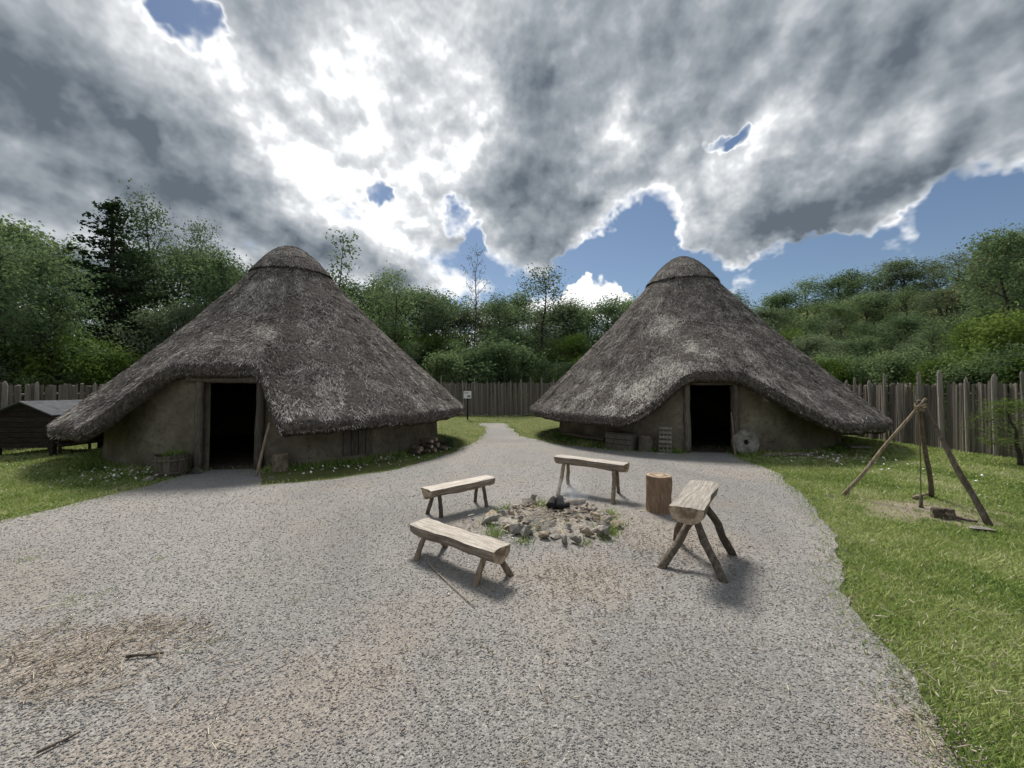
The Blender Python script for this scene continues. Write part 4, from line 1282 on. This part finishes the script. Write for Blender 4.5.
# kindling and chips in the pit
LV, LF, LT = [], [], []
litter(0, 0, 320, .30, .26, .02, .09, .005, .3, 1, .11)
link('wood_chips', np_mesh('wood_chips', np.array(LV), np.array(LF), {'tone': LT}), MATS['straw_litter'], pit)['kind'] = 'stuff'
gg = np.random.default_rng(5)
tx, ty = [], []
for an in gg.uniform(0, 6.28, 26): tx.append(FP.x + .80 * math.cos(an) + gg.normal(0, .03)); ty.append(FP.y + .76 * math.sin(an) + gg.normal(0, .03))
for (px, py, n) in ((608, 530, 12), (495, 535, 8), (540, 508, 10), (536, 530, 6)):
    q = gp(px, py)
    for _ in range(n): tx.append(q.x + gg.normal(0, .06)); ty.append(q.y + gg.normal(0, .05))
V, F, T = blades(*tufts(np.array(tx), np.array(ty), 22, .035, gg), gg, .03, .14, -.15)
V[:, 0] -= FP.x; V[:, 1] -= FP.y
link('grass_tufts', np_mesh('pit_grass', V, F, {'tone': T}), MATS['grass_blade'], pit)['kind'] = 'stuff'
# thin smoke drifting from the embers
bm = bmesh.new()
bmesh.ops.create_icosphere(bm, subdivisions=3, radius=1.0)
for v in bm.verts:
    n_ = 1 + .25 * noise.noise(v.co * 1.7)
    v.co = Vector((v.co.x * .34 * n_, v.co.y * .26 * n_, .24 + v.co.z * .24 * n_))
m, b = mat('smoke')
oc = b.objco()
n1 = b.noise(b.vec('MULTIPLY', oc, (1, 1, .6)), 7, 4, .6, .6)
sz = b.n('ShaderNodeSeparateXYZ', {0: oc}).outputs[2]
rad_ = b.vec('LENGTH', b.vec('MULTIPLY', b.vec('SUBTRACT', oc, (0, 0, .2)), (2.9, 3.8, 4.0)))
den = b.math('MULTIPLY', b.mrange(n1, .40, .72, 0, 1), b.math('MULTIPLY', b.mrange(rad_, 1.0, .1), 4.0))
vol = b.n('ShaderNodeVolumePrincipled', {'Color': (.80, .86, .95, 1), 'Density': den, 'Anisotropy': .3})
b.out(vol.outputs[0], 'Volume')
sm = link('smoke', bm_mesh('smoke', bm, True), m, None, FP + Vector((.22, .22, .10)))
tag(sm, 'thin bluish smoke drifting up from the fire pit', 'smoke', kind='stuff')

# ------------------------------------------------------------------ cooking tripod
apex = Vector((5.60, 5.50, 1.36))
tri = empty('cooking_tripod', (apex.x, apex.y, 0)); tag(tri, 'three-legged pole tripod with hanging rope on the right lawn', 'tripod')
o0 = Vector((apex.x, apex.y, 0))
for k, ((px, py), ext, r) in enumerate((((840, 497), .15, .026), ((930, 498), .10, .032), ((988, 527), .05, .035))):
    ft = gp(px, py, -.02) - o0
    ap = apex - o0 + Vector(((.0, .02, 0), (.05, .05, .01), (.03, -.05, -.02))[k])
    tip = ap + (ap - ft).normalized() * ext
    link('pole', pole_mesh('pole', ft, tip, r, r * .68, .03, 12, 9, .22, 40 + k), (M_POLE, M_BARK, M_BARK)[k], tri)
bm = bmesh.new()
for q in range(5):
    zc = 1.30 + q * .022
    ring = [Vector((.02 + .062 * math.cos(a_) , .0 + .062 * math.sin(a_), zc + .02 * math.sin(a_ * 2 + q))) for a_ in np.linspace(0, 6.6, 15)]
    tube_bm(bm, ring, [.010] * 15, 6, .1, q)
M_ROPE = wood_mat('rope', (.11, .08, .05), (.22, .17, .11), (.33, .27, .19), 2)
link('lashing', bm_mesh('lashing', bm, True), M_ROPE, tri)
rp = link('rope', pole_mesh('rope', (-.03, -.03, .10), (.0, 0, 1.32), 0.0065, .0065, .008, 14, 6, .1, 4), M_ROPE, tri)
link('toggle', pole_mesh('toggle', (-.035, -.035, .0), (-.028, -.03, .17), .024, .017, .03, 4, 7, .2, 9), M_BARK, tri)
def rock(label, p, s_, pool, rz=None, zs=1.0, group=None, name='stone', dz=-.02):
    o = link(name, rs.choice(pool), None, None, (p[0], p[1], dz + (p[2] if len(p) > 2 else 0)), (rs.uniform(-.12, .12), rs.uniform(-.12, .12), rs.uniform(0, 6.28) if rz is None else rz), (s_, s_ * rs.uniform(.75, 1), s_ * zs))
    tag(o, label, 'stone', group); return o
rock('flat pale stone under the right foot of the tripod', gp(981, 531), .34, ROCKS, .2, .45)
rock('small flat stone beside the left foot of the tripod', gp(828, 496), .22, ROCKS_D, .3, .4)
rock('grey stone touching the left foot of the tripod', gp(848, 493), .20, ROCKS, .9, .5)
for k, (px, py, lb) in enumerate(((935, 517, 'left one of the two short charred logs under the tripod'), (947, 518, 'right one of the two short charred logs under the tripod'))):
    log_round('short_log', lb, gp(px, py), .052, .12, 60 + k, 'log', M_BARK, 'charred logs under the tripod', .5, M_BARK)
def stick(label, p0, p1, r, m_, seed, cat='stick', name='stick', bend=.05):
    p0, p1 = Vector(p0), Vector(p1)
    o = link(name, pole_mesh(name, (0, 0, 0), p1 - p0, r, r * .7, bend, 8, 7, .25, seed), m_, None, p0); tag(o, label, cat); return o
stick('short grey stick lying by the middle foot of the tripod', gp(912, 497, .03), gp(928, 493, .05), .025, M_POLE, 5)
stick('dark branch lying in the grass right of the charred logs', gp(950, 516, .03), gp(975, 521, .03), .022, M_BARK, 6)
stick('thin twig lying on the gravel at the lower left', gp(43, 748, .025), gp(86, 727, .025), .007, M_BARK, 7)
stick('long pale cane lying on the gravel beneath the nearest bench', gp(428, 562, .025), gp(475, 605, .025), .006, M_WOOD_PALE, 8, bend=.01)
stick('dark twig lying across the straw patch at the left', gp(130, 654, .025), gp(167, 650, .03), .008, M_BARK, 9)

# ------------------------------------------------------------------ shed (hen house) at the left edge
shed = empty('hen_house', (-11.1, 9.7, 0)); tag(shed, 'dark timber hen house with grey sheet roof at the left edge', 'hen house')
W0, DP_ = 1.46, 1.25
def gable_h(x): return .98 + .30 * (1 - abs(x + W0 / 2) / (W0 / 2))
z = .20
while z < 1.24:                                             # front boards, the upper ones cut to the gable
    zt = min(z + .115, 1.27)
    def half(zz): return W0 / 2 if zz <= .98 else W0 / 2 * (1 - (zz - .98) / .30)
    bm = bmesh.new(); a0, a1 = half(z), half(zt)
    vs = [bm.verts.new((-W0 / 2 + sx_ * hw_, yy, zz)) for yy in (0, .022) for (sx_, hw_, zz) in ((-1, a0, z), (1, a0, z), (1, max(a1, .01), zt), (-1, max(a1, .01), zt))]
    for f in ((0, 1, 2, 3), (7, 6, 5, 4), (0, 4, 5, 1), (1, 5, 6, 2), (2, 6, 7, 3), (3, 7, 4, 0)): bm.faces.new([vs[i] for i in f])
    link('board', bm_mesh('board', bm), M_DARKWOOD, shed, (0, rs.uniform(-.004, .004), 0))
    link('board', box_mesh('board', (-.011, DP_ / 2, (z + min(zt, 1.0)) / 2), (.022, DP_ - .05, min(zt, 1.0) - z - .012)), M_DARKWOOD, shed, (rs.uniform(-.004, .004), 0, 0)) if z < .95 else None
    z = zt + .010
link('back_wall', box_mesh('back_wall', (-W0 / 2, DP_ - .01, .6), (W0 - .05, .02, .8)), M_DARKWOOD, shed)
link('side_wall', box_mesh('side_wall', (-W0 + .01, DP_ / 2, .6), (.02, DP_ - .06, .8)), M_DARKWOOD, shed)
m, b = mat('grey_roofing_felt')
n1 = b.noise(b.objco(), 6, 5, .6)
b.out(b.bsdf(b.ramp(n1, [(.3, (.07, .074, .08)), (.7, (.13, .135, .14))]), .95, b.bump(n1, .3, .01), .05))
for sgn in (-1, 1):
    bm = bmesh.new(); xr = -W0 / 2; xe = -W0 / 2 + sgn * (W0 / 2 + .08)
    vs = [bm.verts.new(p) for p in ((xr, -.10, 1.335), (xe, -.10, 1.0), (xe, DP_ + .1, 1.0), (xr, DP_ + .1, 1.335), (xr, -.10, 1.305), (xe, -.10, .97), (xe, DP_ + .1, .97), (xr, DP_ + .1, 1.305))]
    for f in ((0, 1, 2, 3), (7, 6, 5, 4), (0, 4, 5, 1), (1, 5, 6, 2), (2, 6, 7, 3), (3, 7, 4, 0)): bm.faces.new([vs[i] for i in f])
    link('roof_sheet', bm_mesh('roof_sheet', bm), m, shed)
for (x, y) in ((-.06, .05), (-.06, DP_ - .08), (-W0 + .06, .05), (-W0 + .06, DP_ - .08)):
    link('leg', box_mesh('leg', (x, y, .10), (.09, .09, .24), .004), M_DARKWOOD, shed)
M_SHED2 = wood_mat('brown_slat', (.03, .022, .016), (.07, .052, .038), (.12, .095, .07), 1, (1, 6, 1))
for zz in (.24, .36, .48, .60):
    link('slat', box_mesh('slat', (.05, DP_ * .62, zz), (.025, DP_ * 1.15, .085), .003), M_SHED2, shed)
for yy in (.12, DP_ * .65, DP_ * 1.15):
    link('slat_post', box_mesh('slat_post', (.024, yy, .36), (.022, .06, .62), .003), M_SHED2, shed)

# ------------------------------------------------------------------ things along the house walls
def wall_hit(px, C, rad, off=0.0):
    k = (px - 512) / FPX; r = rad + off
    a_ = 1 + k * k; b_ = -2 * (k * C.x + C.y); c_ = C.x ** 2 + C.y ** 2 - r * r
    y = (-b_ - math.sqrt(max(b_ * b_ - 4 * a_ * c_, 0))) / (2 * a_)
    return Vector((k * y, y, 0))
# stave tub by the left door
p = wall_hit(173, LH, LR, .36)
tub = empty('stave_tub', p); tag(tub, 'old dark wooden stave tub left of the left doorway', 'tub')
for k in range(16):
    a_ = 2 * math.pi * k / 16
    bm = bmesh.new(); vs = []
    for (r, z) in ((.235, 0), (.275, .40)):
        for dr in (0, -.025):
            for s_ in (-1, 1):
                an = a_ + s_ * math.pi / 16 * .94
                vs.append(bm.verts.new(((r + dr) * math.cos(an), (r + dr) * math.sin(an), z + (.012 * math.sin(k * 5.1) if z else 0))))
    for f in ((0, 1, 5, 4), (2, 6, 7, 3), (0, 4, 6, 2), (1, 3, 7, 5), (4, 5, 7, 6), (0, 2, 3, 1)): bm.faces.new([vs[i] for i in f])
    link('stave', bm_mesh('stave', bm), M_FRAME, tub)
for zz, r in ((.08, .249), (.31, .273)):
    bm = bmesh.new(); ring = [Vector((r * math.cos(t_), r * math.sin(t_), zz)) for t_ in np.linspace(0, 2 * math.pi, 25)]
    tube_bm(bm, ring, [.014] * 25, 6, 0, 1); link('hoop', bm_mesh('hoop', bm, True), M_BARK, tub)
bm = bmesh.new(); bmesh.ops.create_circle(bm, cap_ends=True, radius=.24, segments=20)
for v in bm.verts: v.co.z = .33
link('soil', bm_mesh('soil', bm), M_EARTH, tub)
V, F, T = blades(*tufts(p.x + gg.normal(0, .09, 14), p.y + gg.normal(0, .09, 14), 20, .03, gg), gg, .06, .2, -.25)
V[:, 0] -= p.x; V[:, 1] -= p.y; V[:, 2] += .33
link('weeds', np_mesh('weeds', V, F, {'tone': T}), MATS['grass_blade'], tub)['kind'] = 'stuff'
rock('rounded mossy stone at the foot of the wooden tub', wall_hit(150, LH, LR, .75), .26, ROCKS, None, .8)
rock('dark stone against the wall between tub and left doorway', wall_hit(196, LH, LR, .22), .34, ROCKS_D, None, 1)
for k, px in enumerate((122, 133, 143)):
    rock(('leftmost', 'middle', 'rightmost')[k] + ' of three dark stones at the wall foot left of the tub', wall_hit(px, LH, LR, .18), .28, ROCKS_D, None, .9, 'dark stones left of the tub')
rock('pale stone on the grass right of the left doorway', gp(272, 478), .15, ROCKS, None, .8)
p0 = gp(257, 477); p1 = wall_hit(270, LH, LR, .62); p1.z = .98
stick('crooked staff leaning on the eave right of the left doorway', p0, p1, .027, M_POLE, 12, 'staff', 'staff', .05)
log_round('chopping_block', 'short split log standing at the wall right of the leaning staff', wall_hit(281, LH, LR, .25), .14, .33, 14, 'log', M_POLE, None, .3)
# boarded hatch in the left house wall
p = wall_hit(358, LH, LR, .0); du = (p - LH).normalized(); an = math.atan2(du.y, du.x)
hatch = empty('hatch', p - LH + du * .03, an + math.pi / 2); hatch.parent = left_house
for k in range(4): link('board', box_mesh('board', (-.255 + k * .17, 0, .42), (.155, .035, .54 + .02 * math.sin(k * 3)), 0, .004), M_FRAME, hatch, (0, rs.uniform(-.006, .006), 0))
link('ledge', pole_mesh('ledge', (-.42, -.02, .74), (.42, -.02, .76), .045, .04, .03, 6, 7, .3, 3), M_BARK, hatch)
# firewood by the right end of the left house
for k in range(11):
    px = (414, 420, 427, 434, 441, 417, 424, 431, 438, 421, 429)[k]; lay = 0 if k < 5 else 1 if k < 9 else 2
    q = wall_hit(min(px, 438), LH, LR, .42) if px < 439 else wall_hit(436, LH, LR, .5)
    dr = (q - LH).normalized(); tn = Vector((-dr.y, dr.x, 0))
    q = q + tn * ((k % 5) * .05) + Vector((0, 0, .06 + lay * .125))
    a0 = q - dr * .16 + tn * rs.uniform(-.05, .05); a1 = q + dr * .22 + tn * rs.uniform(-.08, .08) + Vector((0, 0, rs.uniform(-.03, .05)))
    root = empty('firewood_log', q)
    tag(root, ORD[(k, k - 5, k - 9)[lay]] + ' log from left in the ' + ('bottom', 'middle', 'top')[lay] + ' layer of the firewood heap', 'log', 'firewood heap by the left roundhouse')
    r = rs.uniform(.05, .075)
    link('bark', pole_mesh('bark', a0 - q, a1 - q, r, r * .95, .03, 5, 9, .2, 70 + k), M_BARK, root)
    e = (a1 - a0).normalized(); bm = bmesh.new(); ax = Vector((0, 0, 1)).cross(e).normalized(); ay = e.cross(ax)
    vs = [bm.verts.new(a1 - q + e * .004 + ax * math.cos(t_) * r * .84 + ay * math.sin(t_) * r * .84) for t_ in np.linspace(0, 2 * math.pi, 12, endpoint=False)]
    bm.faces.new(vs); link('cut_face', bm_mesh('cut_face', bm), M_END, root)
tree(450, 10.8, 436, 'shrub', 'low nettle clump at the right end of the firewood heap', leaf=M_LEAF, var=2, fat=.9, name='nettle_clump')

# right house
p = wall_hit(621, RH, RR, .32); dr = (p - RH).normalized(); an = math.atan2(dr.y, dr.x) + math.pi / 2
chest = empty('plank_chest', p, an); tag(chest, 'low dark plank chest against the wall left of the right doorway', 'chest')
for k in range(3): link('plank', box_mesh('plank', (0, -.17, .075 + k * .14), (.76, .03, .13), .006, .004), M_FRAME, chest)
for k in range(3): link('plank', box_mesh('plank', (-.25 + k * .25, .0, .445), (.245, .40, .03), .006, .004), M_FRAME, chest)
for sgn in (-1, 1): link('end_board', box_mesh('end_board', (sgn * .365, .01, .21), (.03, .33, .42), .003, .003), M_FRAME, chest)
log_round('chopping_block', 'stout log block beside the plank chest at the right house', wall_hit(645, RH, RR, .28), .165, .40, 18, 'log', M_FRAME, None, .25)
# lattice board leaning left of the right doorway
p = wall_hit(665, RH, RR, .28); dr = (p - RH).normalized(); an = math.atan2(dr.y, dr.x) + math.pi / 2
lat = empty('lattice_board', p, an); lat.rotation_euler = (-.12, 0, an); tag(lat, 'pale wicker lattice board leaning by the right doorway', 'board')
M_LAT = wood_mat('lattice_wood', (.13, .11, .09), (.23, .205, .175), (.34, .31, .27))
for k in range(4): link('upright', box_mesh('upright', (-.135 + k * .09, 0, .33), (.030, .02, .68), .003), M_LAT, lat)
for k in range(6): link('cross_slat', box_mesh('cross_slat', (0, -.018, .05 + k * .115), (.31, .014, .062), .003), M_LAT, lat)
rock('flat pale stone slab on the ground below the lattice board', wall_hit(660, RH, RR, .55), .42, ROCKS, .2, .22)
# quern stone leaning on the wall
p = wall_hit(746, RH, RR, .16); dr = (p - RH).normalized(); an = math.atan2(dr.y, dr.x) + math.pi / 2
bm = bmesh.new(); n_ = 36; ri, ro, hh = .065, .315, .05
loops_ = []
for (r, y) in ((ri, -hh), (ro * .55, -hh * 1.25), (ro * .95, -hh), (ro, -hh * .6), (ro, hh * .7), (ro * .95, hh), (ri, hh)):
    loops_.append([bm.verts.new((r * math.cos(t_) * (1 + .015 * noise.noise(Vector((math.cos(t_) * 3, math.sin(t_) * 3, r)))), y, ro + r * math.sin(t_))) for t_ in np.linspace(0, 2 * math.pi, n_, endpoint=False)])
for i in range(len(loops_)):
    A_, B_ = loops_[i], loops_[(i + 1) % len(loops_)]
    for k in range(n_): bm.faces.new((A_[k], A_[(k + 1) % n_], B_[(k + 1) % n_], B_[k]))
q = link('quern_stone', bm_mesh('quern_stone', bm, False), M_STONE, None, p, (-.16, 0, an)); tag(q, 'round grey quern stone with centre hole leaning right of the doorway', 'millstone')
p = wall_hit(735, RH, RR, .45); p2 = wall_hit(731, RH, RR, .12); p2.z = 1.05
stick('thin staff leaning on the right door post of the right house', p, p2, .022, M_POLE, 21, 'staff', 'staff', .03)
for k, (px, s_) in enumerate(((768, .30), (780, .24), (793, .34), (808, .30), (820, .26))):
    rock(('first', 'second', 'third', 'fourth', 'fifth')[k] + ' dark stone from the quern along the right house wall foot', wall_hit(px, RH, RR, .15), s_, ROCKS_D, None, .7, 'wall foot stones right of the quern')
p = wall_hit(765, RH, RR, .40); p2 = wall_hit(818, RH, RR, .40)
stick('long grey log lying along the wall foot right of the quern', p + Vector((0, 0, .05)), p2 + Vector((0, 0, .06)), .055, M_POLE, 22, 'log', 'fallen_log', .02)
rock('large grey boulder at the right end of the right house wall', wall_hit(832, RH, RR, .40), .42, ROCKS, None, 1.0, None, 'boulder')
p = Vector(at(843, 10.9)); p2 = Vector(at(866, 10.7))
o = link('plank', box_mesh('plank', (0, 0, 0), (.75, .24, .05), .01, .005), M_PALE, None, (at(856, 10.6).x, 10.6, .12), (.12, .05, .25)); tag(o, 'loose grey plank lying under the eave at the far right of the house', 'plank')
for k, (px, s_) in enumerate(((561, .28), (570, .34), (580, .26), (590, .36), (600, .30))):
    rock(('first', 'second', 'third', 'fourth', 'fifth')[k] + ' dark stone from the left along the right house wall foot', wall_hit(px, RH, RR, .12), s_, ROCKS_D, None, .9, 'wall foot stones left of the chest')
p = wall_hit(563, RH, RR, .38); p2 = wall_hit(604, RH, RR, .34)
stick('dark log lying on the stones left of the plank chest', p + Vector((0, 0, .22)), p2 + Vector((0, 0, .22)), .06, M_BARK, 23, 'log', 'fallen_log', .02)
rock('small white stone in the grass at the left end of the right house', at(548, 14.0), .22, ROCKS, None, .9)
# straw bundle hanging at the arched eave
th_b = thR + .245; q = Rpos(np.array([th_b]), np.array([4.72]))[0]
bund = empty('straw_bundle', RH + Vector((float(q[0]), float(q[1]), float(q[2]) - .36))); tag(bund, 'pale straw bundle hanging from the arched eave right of the doorway', 'straw bundle')
bm = bmesh.new()
for k in range(14): tube_bm(bm, [(rs.gauss(0, .01), rs.gauss(0, .01), 0.13), (rs.gauss(0, .022), rs.gauss(0, .022), 0), (rs.gauss(.05, .04), rs.gauss(0, .04), -.16)], [.006, .007, .004], 4, 0, 1)
link('stalks', bm_mesh('stalks', bm), M_WOOD_PALE, bund); link('tie', pole_mesh('tie', (0, 0, .02), (0, 0, .06), .035, .035, 0, 2, 8, .1, 1), M_ROPE, bund)

# ------------------------------------------------------------------ sign and stones by the far fence
p = at(467.5, 21.0); p.z = float(gz(p.x, p.y))
sg = empty('notice_sign', p); tag(sg, 'small white notice board on a dark post before the far fence', 'sign')
link('post', box_mesh('post', (0, .05, .68), (.07, .07, 1.38), 0, .005), M_DARKWOOD, sg)
m, b = mat('white_board'); b.out(b.bsdf((.78, .79, .80), .5, None, .3))
brd = link('board', box_mesh('board', (0, 0, 1.30), (.40, .025, .38), 0, .004), m, sg)
m, b = mat('grey_print'); b.out(b.bsdf((.16, .17, .19), .6, None, .2))
link('print_mark', box_mesh('print_mark', (.07, -.0165, 1.22), (.17, .003, .10)), m, brd)
link('print_mark', box_mesh('print_mark', (-.05, -.0165, 1.40), (.22, .003, .035)), m, brd)
for k, (px, py, s_) in enumerate(((472, 417, .5), (488, 416, .45), (505, 418, .4), (515, 415.5, .5), (527, 417.5, .5), (461, 417, .35))):
    q = gp(px, py); rock(('stone lying just left of the path end by the far fence', 'flat stone behind the path end by the far fence', 'stone right of the path end by the far fence', 'larger pale stone close under the far fence', 'rightmost stone in the grass before the far fence', 'small stone below the white notice board')[k],
         (q.x, min(q.y, 23.4), float(gz(q.x, min(q.y, 23.4)))), s_, ROCKS, None, .55, 'stones before the far fence')
